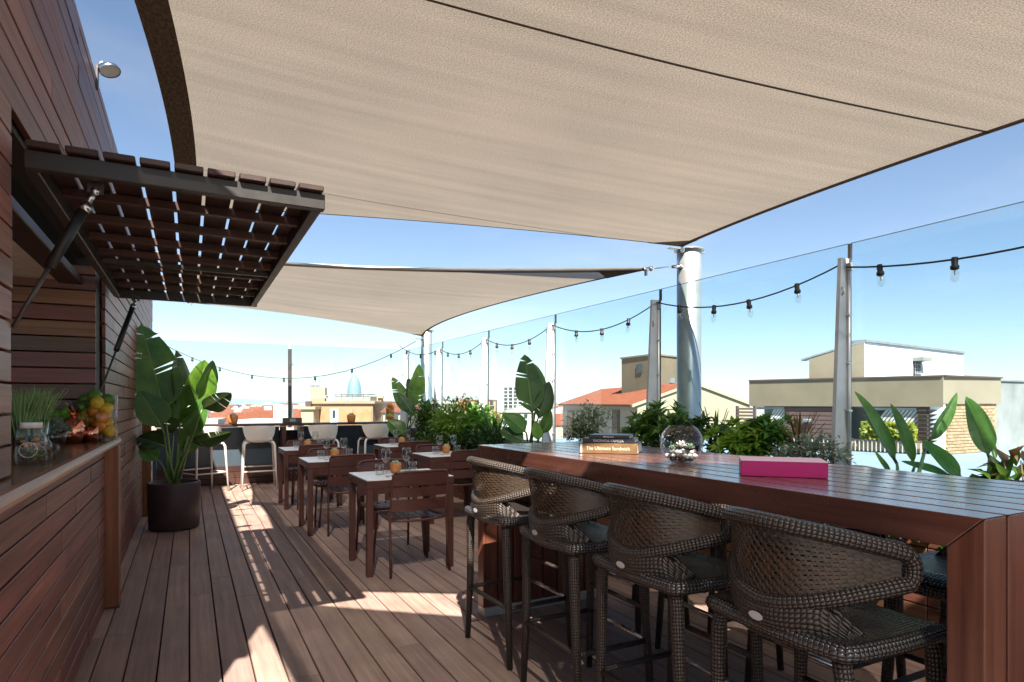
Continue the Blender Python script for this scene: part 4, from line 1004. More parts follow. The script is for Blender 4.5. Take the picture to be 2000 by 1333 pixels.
# the tall potted one by the bar wall
PP = pz(343, 1013)
PP = Vector((-.145, 7.55, 0))
bp_ = banana('tall banana leaved plant in a dark round pot beside the timber wall', PP, [
    (322, 812, 278, 632, 98, 6.62, 12, .14, .16), (352, 828, 345, 728, 62, 6.75, -14, .1, .2), (382, 800, 402, 704, 60, 6.9, 20, 0, .3, 'leaf_bright'),
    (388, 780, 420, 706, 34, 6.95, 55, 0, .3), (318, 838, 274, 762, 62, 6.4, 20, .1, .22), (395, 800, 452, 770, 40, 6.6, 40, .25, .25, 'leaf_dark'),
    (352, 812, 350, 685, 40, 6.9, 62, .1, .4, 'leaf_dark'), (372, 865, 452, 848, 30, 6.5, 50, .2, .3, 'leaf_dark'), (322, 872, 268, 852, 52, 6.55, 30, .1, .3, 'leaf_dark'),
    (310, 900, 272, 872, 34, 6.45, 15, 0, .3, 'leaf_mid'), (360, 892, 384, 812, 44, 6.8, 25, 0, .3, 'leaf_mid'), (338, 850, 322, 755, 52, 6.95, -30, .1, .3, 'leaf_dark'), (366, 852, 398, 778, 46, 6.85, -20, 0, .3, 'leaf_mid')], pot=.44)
bp_['category'] = 'potted plant'
MB().lathe([(0, .005), (.232, .005), (.242, .02), (.252, .25), (.255, .49), (.25, .5), (.23, .5), (.226, .46), (0, .46)], 40).build('pot', 'pot_purple', bp_, False)
MB().lathe([(0, .462), (.225, .462)], 24).build('soil', 'soil', bp_, False)
def at_planter(u, X=3.48, z=.66):
    q = (u - 1000) / FPX; d = X / (SN + CS * q); p = pd(u, 787, d); return Vector((p.x, p.y, z))
banana('banana leaved plant with a yellow green leaf in front of the far column', at_planter(792, 3.3), [
    (800, 812, 768, 736, 32, 10.2, 20, .1, .2), (806, 800, 822, 712, 34, 10.3, 30, .1, .25, 'leaf_bright'), (806, 798, 800, 738, 26, 10.35, 50, 0, .3, 'leaf_dark'),
    (812, 815, 776, 766, 24, 10.0, 30, .2, .3, 'leaf_dark'), (790, 850, 758, 820, 34, 9.9, 30, 0, .3, 'leaf_mid'), (826, 830, 838, 780, 22, 10.2, 20, 0, .3)], mat='leaf_mid')
banana('banana leaved plant with one tall torn leaf against the side glass', at_planter(1035, 3.42), [
    (1040, 812, 1026, 692, 58, 6.05, 12, .18, .14), (1045, 805, 1050, 712, 40, 6.2, 48, .05, .3), (1050, 820, 1075, 746, 40, 6.1, 25, .05, .3, 'leaf_dark'),
    (1028, 846, 984, 806, 36, 5.9, 38, 0, .35), (1025, 862, 978, 838, 34, 5.85, 45, 0, .3, 'leaf_dark'), (1058, 850, 1076, 800, 26, 6.1, 30, 0, .3, 'leaf_mid'), (1052, 862, 1046, 822, 22, 6.0, 10, 0, .3, 'leaf_bright')])
banana('upright bird of paradise leaves rising behind the long bar table', at_planter(1760, 3.36), [
    (1752, 905, 1678, 762, 22, 3.72, 58, 0, .55), (1786, 912, 1746, 788, 22, 3.7, 45, 0, .6), (1812, 866, 1876, 768, 24, 3.7, 45, 0, .6), (1880, 935, 1806, 860, 30, 3.6, 30, 0, .45),
    (1752, 908, 1692, 805, 15, 3.85, 60, 0, .5, 'leaf_dark'), (1860, 930, 1764, 898, 15, 3.62, 50, 0, .3), (1742, 930, 1710, 880, 10, 3.7, 40, 0, .3, 'leaf_mid')], mat='leaf_mid')
banana('single broad bird of paradise leaf at the right of the pale roof', at_planter(1935, 3.36), [(1932, 895, 1892, 775, 42, 3.5, 32, 0, .5), (1944, 900, 1938, 855, 10, 3.55, 40, 0, .3, 'leaf_dark')], mat='leaf_mid')

def shrub(name, label, c, r, n, size, mat, seed, cat='shrub', group=None, stems=5, flat=.4, aspect=.42, whorl=0, core=None):
    """bush of leaf shaped faces spread through its volume, thin stems inside"""
    rd = random.Random(seed); c = Vector(c); g = thing(name, label, cat, (c.x, c.y, .665), 0, group); f = MB(); st = MB(); rx, ry, rz = r
    clumps = [Vector((rd.gauss(0, .42), rd.gauss(0, .42), rd.gauss(.1, .38))) for _ in range(14)]
    def leaf(p, d, L):
        w = d.cross(Vector((0, 0, 1))); w = w.normalized() if w.length > .05 else Vector((1, 0, 0)); w = (Matrix.Rotation(rd.uniform(-.6, .6), 3, d) @ w) * L * aspect * .5; up = w.cross(d).normalized() * L * .12
        f.add([p, p + d * L * .45 + w + up, p + d * L - up * .8, p + d * L * .45 - w + up, p + d * L * .5], [(0, 4, 1), (1, 4, 2), (0, 3, 4), (3, 2, 4)], None, True)
    k = 0
    while k < n:
        cl = rd.choice(clumps); q = cl * .75 + Vector((rd.gauss(0, .3), rd.gauss(0, .3), rd.gauss(0, .3)))
        if q.length > 1.12: continue
        p = c + Vector((q.x * rx, q.y * ry, q.z * rz))
        if p.z < .66: continue
        o = q.normalized() if q.length > .1 else Vector((0, 0, 1))
        if whorl:
            ax = (o + Vector((0, 0, .9)) + Vector((rd.gauss(0, .3), rd.gauss(0, .3), 0))).normalized(); a0 = ax.orthogonal().normalized()
            for j in range(whorl):
                d = (Matrix.Rotation(6.283 * j / whorl + rd.uniform(-.2, .2), 3, ax) @ a0 + ax * rd.uniform(.2, .9)).normalized(); leaf(p, d, size * rd.uniform(.7, 1.15)); k += 1
        else:
            d = (o * .8 + Vector((rd.gauss(0, .55), rd.gauss(0, .55), rd.gauss(.1, .5)))).normalized(); leaf(p, d, size * rd.uniform(.65, 1.2)); k += 1
    tag(f.build('foliage', mat, g), kind='stuff')
    for j in range(stems):
        t = c + Vector((rd.uniform(-.6, .6) * rx, rd.uniform(-.6, .6) * ry, rd.uniform(-.1, .7) * rz)); b = Vector((c.x + rd.uniform(-.06, .06), c.y + rd.uniform(-.06, .06), .64))
        st.tube([b, b.lerp(t, .5) + Vector((rd.uniform(-.03, .03), rd.uniform(-.03, .03), .02)), t], [.009, .006, .003], 6)
    st.build('stem', 'bark', g)
    return g
def spiky(name, label, p, n, L, w, mat, seed, lean=.5, cat='plant'):
    rd = random.Random(seed); p = Vector(p); g = thing(name, label, cat, p); 
    for k in range(n):
        a = rd.uniform(0, 6.28); e = rd.uniform(.1, lean); d = Vector((math.cos(a) * math.sin(e), math.sin(a) * math.sin(e), math.cos(e))); LL = L * rd.uniform(.6, 1.05); s = Vector((-math.sin(a), math.cos(a), 0)) * w; o = d.cross(s).normalized() * w * .35
        out = Vector((math.cos(a), math.sin(a), 0)); m = MB(); b = p + out * .02
        pts = [b + d * LL * t + out * (lean * .25 * LL * t * t) for t in (0, .35, .7, 1)]
        for (q, q1, f0, f1) in ((pts[0], pts[1], .7, 1), (pts[1], pts[2], 1, .65), (pts[2], pts[3], .65, .02)):
            m.add([q - s * f0 + o, q, q1, q1 - s * f1 + o], [(0, 1, 2, 3)], None, True); m.add([q, q + s * f0 + o, q1 + s * f1 + o, q1], [(0, 1, 2, 3)], None, True)
        m.build('blade', mat, g)
    return g
def pp(u, v, X=3.48):
    X = min(3.52, X + .09)
    q = (u - 1000) / FPX; d = X / (SN + CS * q); return pd(u, v, d)
shrub('leafy_shrub', 'bright green leafy bush beside the far column', pp(840, 828, 3.36), (.24, .42, .34), 900, .10, 'leaf_mid', 21, aspect=.42)
shrub('leafy_shrub', 'yellow green bush below the second side glass post', pp(884, 830, 3.38), (.25, .55, .34), 1100, .10, 'leaf_bright', 22, aspect=.4)
shrub('leafy_shrub', 'bright green bush with broad leaves next to the spiky plant', pp(926, 832, 3.38), (.24, .46, .34), 800, .11, 'leaf_bright', 23, aspect=.45)
shrub('leafy_shrub', 'dark green low bush hanging over the planter edge behind the dining tables', pp(866, 872, 3.24), (.17, 1.15, .24), 1300, .085, 'leaf_mid', 24, aspect=.36)
shrub('leafy_shrub', 'dark low bush behind the end of the bar table', pp(955, 868, 3.24), (.17, .8, .22), 900, .085, 'leaf_dark', 25)
shrub('bronze_shrub', 'slender bush with bronze young leaves against the glass', pp(905, 806, 3.5), (.12, .2, .24), 220, .07, 'leaf_bronze', 26)
spiky('spiky_agave', 'clump of stiff sword shaped leaves in the planter', pp(968, 862, 3.36) * 1.0, 15, .52, .026, 'leaf_mid', 31, .75)
shrub('variegated_shrub', 'small grey green variegated bush behind the stack of books', pp(1150, 826, 3.4), (.2, .25, .2), 700, .05, 'leaf_variegated', 32, aspect=.5, stems=9)
shrub('variegated_shrub', 'dark sparse twiggy bush under the variegated one', pp(1140, 858, 3.3), (.16, .28, .12), 300, .05, 'leaf_dark', 33)
shrub('glossy_shrub', 'glossy green bush with rosettes of leaves in front of the round column', pp(1300, 838, 3.36), (.22, .3, .19), 620, .1, 'leaf_mid', 34, whorl=8, aspect=.34)
shrub('glossy_shrub', 'glossy green bush with rosettes left of the glass bowl', pp(1248, 858, 3.36), (.2, .28, .16), 460, .09, 'leaf_mid', 35, whorl=8, aspect=.34)
shrub('glossy_shrub', 'glossy dark green bush right of the glass bowl', pp(1372, 862, 3.32), (.2, .25, .18), 480, .1, 'leaf_dark', 36, whorl=8, aspect=.34)
spiky('sansevieria', 'upright narrow sword leaves right of the glass bowl', pp(1396, 875, 3.4), 9, .34, .014, 'leaf_mid', 37, .25)
shrub('glossy_shrub', 'bright green bush with rosettes behind the pink box', pp(1455, 868, 3.36), (.22, .24, .17), 600, .1, 'leaf_bright', 38, whorl=8, aspect=.36)
shrub('glossy_shrub', 'dark green bush with rosettes between the pink box and the fin post', pp(1500, 855, 3.45), (.14, .2, .15), 320, .1, 'leaf_mid', 39, whorl=8, aspect=.36)
spiky('bronze_cordyline', 'tuft of reddish brown narrow leaves behind the pink box', pp(1562, 880, 3.45), 26, .26, .011, 'leaf_bronze', 40, .6)
shrub('silver_shrub', 'silvery grey leaved bush beside the fin post', pp(1598, 886, 3.38), (.16, .2, .11), 620, .045, 'leaf_silver', 41, aspect=.5)
shrub('silver_shrub', 'silvery leaved bush trailing behind the pink box', pp(1545, 898, 3.34), (.14, .2, .08), 380, .045, 'leaf_silver', 42, aspect=.5)
shrub('rubber_plant', 'broad bronze and green leaves at the near end of the planter', pp(2000, 925, 3.44), (.1, .14, .09), 26, .1, 'leaf_bronze', 43, aspect=.5)
shrub('rubber_plant', 'broad green leaves low at the near end of the planter', pp(1995, 948, 3.44), (.14, .2, .1), 60, .11, 'leaf_mid', 44, aspect=.5)
shrub('leafy_shrub', 'bright leaves hanging over the planter edge under the bar table', pp(1775, 1055, 3.2) + Vector((0, 0, .02)), (.16, .3, .12), 130, .17, 'leaf_bright', 45, aspect=.35)
shrub('leafy_shrub', 'green leaves filling the planter opposite the pink box', pp(1560, 1000, 3.24), (.16, .7, .13), 420, .1, 'leaf_mid', 46, aspect=.36)

# ================================================================ NEIGHBOURING BUILDINGS
setting(MB().box((20, 8, -11.02), (28, 24, 22)).build('neighbour_roof', 'pale_roof'))
def quadprism(mb, a, b, z0, z1, t, inward):
    """upright slab from plan point a to b, thickness t towards inward"""
    a, b = Vector((*a, 0)), Vector((*b, 0)); iv = Vector((*inward, 0)).normalized() * t
    return mb.prism([(a.x, a.y, z0), (b.x, b.y, z0), (b.x, b.y, z1), (a.x, a.y, z1)], iv)
def oriented(ax):
    """plan unit vectors along and into a facade"""
    a = Vector((math.sin(R(ax)), math.cos(R(ax)))); return a
# house with red tiled hip end
def red_house():
    E2 = pd(1245, 789, 30); e = Vector((E2.x, E2.y)); wv = oriented(19); gv = oriented(109); LW, GW = 15.6, 5.9
    g = thing('tiled_house', 'cream house with red tiled roof and tan roof tower beyond the glass', 'house', (e.x, e.y, 0)); ze = 1.28; zb_ = -3.0; rg = 1.0
    a, b = e, e + wv * LW; c, d = b + gv * GW, e + gv * GW
    rz = ze + rg
    m1, m2 = (a + d) / 2, (b + c) / 2
    wl_ = MB(); w3 = lambda p, z: (p.x, p.y, z)
    wl_.add([w3(a, zb_), w3(b, zb_), w3(b, ze), w3(a, ze)], [(0, 1, 2, 3)]); wl_.build('side_wall', 'plaster_beige', g)
    wl_ = MB(); wl_.add([w3(d, zb_), w3(a, zb_), w3(a, ze), w3(m1, rz), w3(d, ze)], [(0, 1, 2, 3, 4)]); wl_.add([w3(c, zb_), w3(d, zb_), w3(d, ze), w3(c, ze)], [(0, 1, 2, 3)]); wl_.add([w3(b, zb_), w3(c, zb_), w3(c, ze), w3(m2, rz), w3(b, ze)], [(0, 1, 2, 3, 4)])
    wl_.build('gable_wall', 'plaster_cream', g)
    # roof: rows of rounded tiles
    o = -gv * .35; ro = MB(); NT = 62
    for (p0, p1, q0, q1) in ((a - gv * .35, b - gv * .35, m1, m2), (d + gv * .35, c + gv * .35, m1, m2)):
        z_e = ze - .06
        for k in range(NT):
            s0, s1 = k / NT, (k + 1) / NT
            r0, r1 = p0.lerp(p1, s0), p0.lerp(p1, s1); t0, t1 = q0.lerp(q1, s0), q0.lerp(q1, s1)
            for h0, h1, f0, f1 in ((0, .055, 0, .33), (.055, .055, .33, .66), (.055, 0, .66, 1)):
                A, B, C, D = r0.lerp(r1, f0), r0.lerp(r1, f1), t0.lerp(t1, f1), t0.lerp(t1, f0)
                ro.add([(A.x, A.y, z_e + h0), (B.x, B.y, z_e + h1), (C.x, C.y, rz + .05 + h1), (D.x, D.y, rz + .05 + h0)], [(0, 1, 2, 3)])
    rf = tag(ro.build('roof', 'roof_tile', g), kind='stuff')
    ev = MB(); quadprism(ev, a - gv * .36, b - gv * .36, ze - .12, ze - .03, .3, gv); ev.build('eaves', 'shutter_brown', rf)
    vg = MB()
    for p, q in ((a, m1), (d, m1)): vg.prism([(*(p - wv * .12 - (gv * .3 if p == a else -gv * .3)), ze - .16), (*(q - wv * .12), rz - .02), (*(q - wv * .12), rz + .1), (*(p - wv * .12 - (gv * .3 if p == a else -gv * .3)), ze - .02)], (*(wv * .12), 0))
    vg.build('verge', 'plaster_cream', rf)
    for s, w, h0, h1 in ((.17, 1.0, -1.25, .95), (.62, 1.5, -1.0, .8), (.79, 1.5, -1.0, .8)):
        p = a + wv * LW * s; m = MB(); quadprism(m, p, p + wv * w, h0, h1, .08, -gv); f = m.build('window', 'plaster_tan', g)
        m = MB(); quadprism(m, p + wv * .1 - gv * .085, p + wv * (w - .1) - gv * .085, h0 + .1, h1 - .1, .02, -gv); m.build('pane', 'window_dark', f)
        m = MB(); quadprism(m, p + wv * (w + .06) - gv * .03, p + wv * (w + .55) - gv * .03, h0, h1, .06, -gv); m.build('shutter', 'metal_grey', f)
    p = a + wv * LW * .42; m = MB(); quadprism(m, p, p + wv * .22, .35, .6, .2, -gv); m.build('wall_lamp', 'plaster_white', g)
    # tower
    A_, B_, C_ = pd(1214, 760, 37), pd(1278, 760, 34), pd(1330, 760, 36)
    tz0, tz1 = ze + .2, EYE + 34 * 93 / FPX
    A_, B_, C_ = (Vector((q.x, q.y)) for q in (A_, B_, C_)); D_ = A_ + C_ - B_
    t = MB(); t.prism([(*q, tz0) for q in (A_, B_, C_, D_)], (0, 0, tz1 - tz0)); tw = t.build('tower', 'plaster_tan', g)
    t = MB(); t.prism([(*(q + (q - (A_ + C_) / 2).normalized() * .1), tz1 + .001) for q in (A_, B_, C_, D_)], (0, 0, .09)); t.build('coping', 'plaster_tan_pale', tw)
    nb = (B_ - A_).normalized(); nrm = Vector((nb.y, -nb.x)); q = A_.lerp(B_, .5)
    t = MB(); quadprism(t, q, q + nb * .5, EYE + 34 * 60 / FPX, EYE + 34 * 78 / FPX, .06, nrm); t.build('tower_window', 'window_dark', tw)
    q = B_.lerp(C_, .55); nb2 = (C_ - B_).normalized(); t = MB(); quadprism(t, q, q + nb2 * .4, EYE + 34 * 40 / FPX, EYE + 34 * 50 / FPX, .1, Vector((nb2.y, -nb2.x))); t.build('vent', 'metal_grey', tw)
red_house()

def tan_building():
    Rr = pd(1842, 736, 16.0); L_ = pd(1463, 745, 19.6); F_ = pd(1955, 740, 17.4)
    a, b, c = (Vector((q.x, q.y)) for q in (L_, Rr, F_)); ab = (b - a).normalized(); n = Vector((ab.y, -ab.x))
    if n.dot(-a) < 0: n = -n
    bc = (c - b).normalized(); n2 = Vector((bc.y, -bc.x)); n2 = n2 if n2.dot(-b) > 0 else -n2
    zt = EYE + 16 * 51 / FPX; zm = EYE - 16 * 8 / FPX; zf = -.02
    g = thing('tan_penthouse', 'tan rendered rooftop building with white upper block and slatted, sun streaked terrace', 'building', (b.x, b.y, 0))
    along = lambda u: (lambda q: a + ab * max(0, (q)))( ((pd(u, 787, 1).x * a.y - pd(u, 787, 1).y * a.x)) / ((pd(u, 787, 1).y * ab.x - pd(u, 787, 1).x * ab.y)) )
    m = MB(); quadprism(m, a, b, zm, zt, .35, -n); fa = m.build('parapet_band', 'plaster_tan', g)
    m = MB(); quadprism(m, a + n * .05, b + n * .05, zt + .003, zt + .045, .45, -n); quadprism(m, b + n2 * .05 + ab * .03, c + n2 * .05, zt + .003, zt + .045, .45, -n2); m.build('coping', 'shutter_brown', fa)
    m = MB(); quadprism(m, b + bc * .003, c, zm + .08, zt, .35, -n2); m.build('parapet_band', 'plaster_tan_pale', g)  # same paint as the other band, its stronger sun put into the colour
    # brick pier under the right face, bricks modelled one by one
    pier = MB(); quadprism(pier, b + bc * .15 - n2 * .06, c - bc * .12 - n2 * .06, zf, zm + .075, .3, -n2); pr_ = pier.build('brick_pier', 'ochre_brick', g)
    rot = Matrix.Rotation(math.atan2(bc.y, bc.x), 3, 'Z'); PWd = (c - b).length - .3; bl, bh = .26, .085; me = MB().cbox((0, 0, 0), (bl - .015, .06, bh - .013), .008, rot).mesh('brick', 'ochre_brick')
    z = zf + bh / 2; row = 0
    while z < zm + .03:
        x = bl / 2 + (bl / 2 if row % 2 else 0)
        while x < PWd - .1:
            q = b + bc * (.16 + x) - n2 * (.07 - rr(0, .006)); ob('brick', me, pr_, Vector((q.x, q.y, z)) - origin(pr_)); x += bl
        z += bh; row += 1
    m = MB(); quadprism(m, b - n2 * .02, b + bc * .14 - n2 * .02, zf, zm + .07, .3, -n2); m.build('white_jamb', 'plaster_white', g)
    # recessed terrace wall, brown board panel, sun streaks built as slanting bars, planting trough
    m = MB(); quadprism(m, a - n * 1.2, b - n * 1.2, zf, zm + .1, .2, -n); m.build('recess_wall', 'concrete_grey', g)
    m = MB(); quadprism(m, a - n * .36, b - n * .36, zm - .02, zm - .0, 1.0, -n); m.build('soffit', 'plaster_beige', g)
    q0, q1 = along(1530), along(1652); pn_ = MB(); quadprism(pn_, q0 - n * .12, q1 - n * .12, .06, zm - .01, .06, -n); bp2 = pn_.build('board_panel', 'shutter_brown', g)
    for k in range(9):
        z = .08 + k * (zm - .1) / 9; m = MB(); quadprism(m, q0 - n * .115, q1 - n * .115, z, z + (zm - .1) / 9 - .02, .025, n); m.build('board', 'shutter_brown', bp2)
    def sun_streaks(u0, u1, k):  # slanting bars stand in for sun streaks through the pergola
        s = along(u0); e = along(u1); L = (e - s).length; fr_ = MB(); quadprism(fr_, s - n * .14, e - n * .14, zm - .1, zm - .03, .06, -n); f = fr_.build('streak_rail', 'metal_grey', g)  # rail added above the sun streak bars
        for i in range(k):
            x = L * i / k; d = .55; p0, p1 = s + ab * x, s + ab * min(L, x + d); z0_, z1_ = zm - .85, zm - .1; hh = (p1 - p0).length / d
            m = MB(); m.prism([(*(p0 - n * .16), z0_), (*(p0 + ab * .07 - n * .16), z0_), (*(p1 + ab * .07 - n * .16), z0_ + (z1_ - z0_) * hh), (*(p1 - n * .16), z0_ + (z1_ - z0_) * hh)], (*(-n * .05), 0)); m.build('slat', 'pale_grey', f)  # each bar is a streak of sunlight given shape and pale colour
    sun_streaks(1474, 1528, 9); sun_streaks(1684, 1788, 13)
    s, e = along(1790), along(1832); m = MB(); quadprism(m, s - n * .1, e - n * .1, .12, zm - .02, .05, -n); lf = m.build('louvre_frame', 'shutter_brown', g)
    for k in range(9):
        for h in (0, 1):
            m = MB(); w = (e - s) * .42; p = s + (e - s) * (.05 + h * .49); m.prism([(*(p - n * .09), .16 + k * .115), (*(p + w - n * .09), .16 + k * .115), (*(p + w - n * .04), .23 + k * .115), (*(p - n * .04), .23 + k * .115)], (0, 0, .012)); m.build('slat', 'bark', lf)
    s, e = along(1660), along(1800); m = MB(); quadprism(m, s + n * .15, e + n * .15, .02, .32, .3, -n); m.build('trough', 'ochre_brick', g)
    rl = MB(); s, e = along(1510), along(1812)
    quadprism(rl, s + n * .3, e + n * .3, .3, .33, .04, -n); rl = rl.build('railing', 'dark_steel', g)
    for k in range(40):
        q = s.lerp(e, k / 39) + n * .28; m = MB(); m.box((q.x, q.y, .155), (.02, .02, .29)); m.build('baluster', 'pale_grey', rl)
    m = MB(); q = along(1578) + n * .05; m.cbox((q.x, q.y, .82), (.2, .2, .1), .02).build('wall_lamp', 'metal_grey', g)
    # upper block: tan side in line with the main face, white end wall
    pz1 = EYE + 17.4 * 120 / FPX
    s, e = along(1572), along(1681); s3, e3 = s - n * .36, e - n * .36
    w = Vector((1.0, .12)).normalized(); W2 = pd(1882, 787, 1); W2 = Vector((W2.x, W2.y))
    t = (e3.x * W2.y - e3.y * W2.x) / (w.y * W2.x - w.x * W2.y); f3 = e3 + w * t
    m = MB(); m.prism([(*s3, zt - .6), (*e3, zt - .6), (*e3, pz1), (*s3, pz1 - .42)], (*(-n * .3), 0)); m.build('upper_side_wall', 'plaster_tan_pale', g)
    m = MB(); nn = Vector((w.y, -w.x)); m.prism([(*e3, zt - .6), (*f3, zt - .6), (*f3, pz1 - .02), (*e3, pz1)], (*(-nn * .3), 0)); wh = m.build('upper_white_wall', 'plaster_white', g)
    m = MB(); m.prism([(*(e3 + nn * .06), pz1 + .004), (*(f3 + nn * .06), pz1 - .016), (*(f3 + nn * .06), pz1 + .05), (*(e3 + nn * .06), pz1 + .07)], (*(-nn * .5), 0)); m.prism([(*(s3 - ab * .25), pz1 - .45), (*e3, pz1 + .004), (*e3, pz1 + .06), (*(s3 - ab * .25), pz1 - .4)], (*(-n * .4), 0)); m.build('roof_edge', 'metal_grey', g)
    q = e3 + w * (t * .44); m = MB(); quadprism(m, q, q + w * .5, zt - .1, zt + .62, .03, nn); wd_ = m.build('white_wall_window', 'window_dark', g)
    for k in range(4):
        m = MB(); p = q + w * (.06 + k * .12) + nn * .045; m.box((p.x, p.y, zt + .26), (.018, .018, .7)); m.build('window_bar', 'pale_grey', wd_)
    for k in range(5):
        m = MB(); p0 = q + nn * .05; quadprism(m, p0, p0 + w * .5, zt - .04 + k * .14, zt - .022 + k * .14, .015, nn); m.build('window_bar', 'pale_grey', wd_)
    m = MB(); quadprism(m, q - w * .06, q + w * .62, zt + .63, zt + .75, .3, nn); m.build('window_hood', 'concrete_grey', wd_)
    # louvred gate at the left end, and grey wall at the right end
    g2 = thing('slatted_screen', 'brown horizontal slat screen at the left end of the tan building', 'screen', (a.x, a.y, 0)); s = Vector(pd(1440, 787, 19.2).xy); e = Vector(pd(1474, 787, 18.9).xy)
    for k in range(7):
        m = MB(); quadprism(m, s, e, .5 + k * .105, .56 + k * .105, .05, n); m.build('slat', 'shutter_brown', g2)
    for q in (s, e): MB().box((q.x, q.y, .6), (.07, .07, 1.3)).build('upright', 'shutter_brown', g2)
    g3 = thing('concrete_wall', 'stained grey concrete wall beside the brick pier', 'wall', (c.x, c.y, 0)); m = MB(); quadprism(m, c + bc * .02 - n2 * .25, c + bc * 7 - n2 * .25, -.02, zt - .06, .3, -n2); m.build('wall_face', 'concrete_grey', g3)
    MB().prism([(*(c + bc * .02 - n2 * .2), zt - .055), (*(c + bc * 7 - n2 * .2), zt - .055), (*(c + bc * 7 - n2 * .6), zt - .055), (*(c + bc * .02 - n2 * .6), zt - .055)], (0, 0, .05)).build('coping', 'concrete_grey', g3)
    # clipped hedge in the trough
    for (u0, u1, nm) in ((1684, 1790, 'yellow green hedge in front of the slanting sun streaks, beside the fin post'), (1452, 1510, 'yellow green hedge below the brown slat screen')):
        hg = thing('hedge', nm, 'hedge', (*along((u0 + u1) / 2), .1)); f = MB(); rd = random.Random(u0); s, e = along(u0), along(u1)
        for k in range(1500):
            p = s.lerp(e, rd.random()) + n * rd.uniform(-.15, .3); q = Vector((p.x, p.y, .28 + rd.random() ** .8 * .5 + .06 * math.sin(p.x * 9))); d = Vector((rd.gauss(0, 1), rd.gauss(0, 1), rd.gauss(.3, 1))).normalized() * rd.uniform(.04, .08); w_ = d.orthogonal() * .5
            f.add([q - d, q + w_, q + d, q - w_], [(0, 1, 2, 3)])
        tag(f.build('foliage', 'leaf_hedge', hg), kind='stuff'); MB().tube([(*s.lerp(e, .5), .05), (*s.lerp(e, .5), .4)], .04, 6).build('trunk', 'bark', hg)
tan_building()

# ================================================================ THE CITY BEHIND
def block(name, label, u0, u1, vt, d, mat, deep=14, group=None, cat='building', turn=None, roof=None, wins=None, cols=0, rows=0, vb=None):
    """box building whose front spans pixels u0..u1 at depth d with its top at pixel row vt"""
    A, B = pd(u0, vt, d), pd(u1, vt, d); a, b = Vector((A.x, A.y)), Vector((B.x, B.y))
    if turn: b = a + (Matrix.Rotation(R(turn), 2) @ (b - a))
    ab = (b - a).normalized(); n = Vector((-ab.y, ab.x)); n = n if n.dot(a) > 0 else -n
    g = thing(name, label, cat, (a.x, a.y, GZ), 0, group)
    m = MB(); m.prism([(*a, GZ), (*b, GZ), (*(b + n * deep), GZ), (*(a + n * deep), GZ)], (0, 0, A.z - GZ)); m.build('wall', mat, g)
    ov = .25
    if roof == 'tile':
        m = MB(); mid0, mid1 = a.lerp(b, .0) + n * deep * .5, b + n * deep * .5; h = (b - a).length * .1 + .6
        m.add([(*(a - n * ov - ab * ov), A.z + .02), (*(b - n * ov + ab * ov), A.z + .02), (*(mid1 + ab * ov), A.z + h), (*(mid0 - ab * ov), A.z + h), (*(a + n * (deep + ov) - ab * ov), A.z + .02), (*(b + n * (deep + ov) + ab * ov), A.z + .02)], [(0, 1, 2, 3), (3, 2, 5, 4), (0, 3, 4), (1, 5, 2)]); m.build('roof', 'roof_tile', g)
    else:
        m = MB(); m.prism([(*(a - n * ov - ab * ov), A.z + .01), (*(b - n * ov + ab * ov), A.z + .01), (*(b + n * (deep + ov)), A.z + .01), (*(a + n * (deep + ov)), A.z + .01)], (0, 0, max(.25, d * .0016))); m.build('parapet', mat, g)
    W = (b - a).length
    if cols:
        ww = W / cols; hh = d * (vb - vt) / FPX / rows
        for i in range(cols):
            for j in range(rows):
                p = a + ab * ww * (i + .28); z1 = A.z - hh * (j + .25); m = MB(); quadprism(m, p, p + ab * ww * .44, z1 - hh * .55, z1, .12 * d / 60, -n); m.build('window', 'window_dark', g)
    return g, a, b, n, ab, A.z
wall_cols = [(.42, .33, .24), (.52, .48, .42), (.4, .25, .15), (.44, .35, .22), (.36, .34, .31), (.34, .19, .11)]
for i, c in enumerate(wall_cols): plain('city_wall_%d' % i, c, .9, 0, .12, .25, .2, .0)
# brick apartment blocks straight behind the rear glass
b1 = block('brick_apartment_block', 'ochre brick apartment block with pale stair strip behind the rear ledge', 608, 728, 789, 62, 'city_wall_2', 12)
g, a, b, n, ab, zt_ = b1
plain('brick_pale', (.46, .24, .12), .9, 0, .15, 1.5, .2, .0)
for f0, f1, mt, nm in ((.02, .3, 'brick_pale', 'brick_bay'), (.31, .44, 'plaster_white', 'stair_strip'), (.46, .68, 'brick_pale', 'brick_bay'), (.7, .98, 'brick_pale', 'brick_bay')):
    m = MB(); L = (b - a).length; quadprism(m, a + ab * L * f0, a + ab * L * f1, GZ, zt_ - .55, .12, -n); o = m.build(nm, mt, g)
    if nm == 'stair_strip':
        for z in (-1.2, -3.2, -5.2, .3):
            m = MB(); quadprism(m, a + ab * L * .35 - n * .13, a + ab * L * .4 - n * .13, z - .5, z + .3, .05, -n); m.build('window', 'window_dark', o)
L = (b - a).length
m = MB(); quadprism(m, a + ab * L * .4, a + ab * L * .96, zt_ + .3, zt_ + .75, 3, n); m.build('roof_terrace', 'plaster_beige', g)
m = MB(); quadprism(m, a + ab * L * .38 - n * .2, a + ab * L * .94 - n * .2, zt_ + .93, zt_ + 1.0, 3.6, n); aw = m.build('awning', 'metal_grey', g)
for k in range(7):
    p = a + ab * L * (.4 + .09 * k); MB().box((p.x, p.y, zt_ + .6), (.06, .06, .7)).build('awning_post', 'metal_grey', aw)
b2 = block('brick_apartment_block', 'tan stepped block with water tank tower left of the ochre block', 588, 612, 800, 60, 'city_wall_3', 9)
wt = thing('water_tank_tower', 'pale tank tower with antennas on the brick roof', 'tower', tuple(pd(618, 790, 64)))
A = pd(606, 757, 64); B = pd(634, 757, 64)
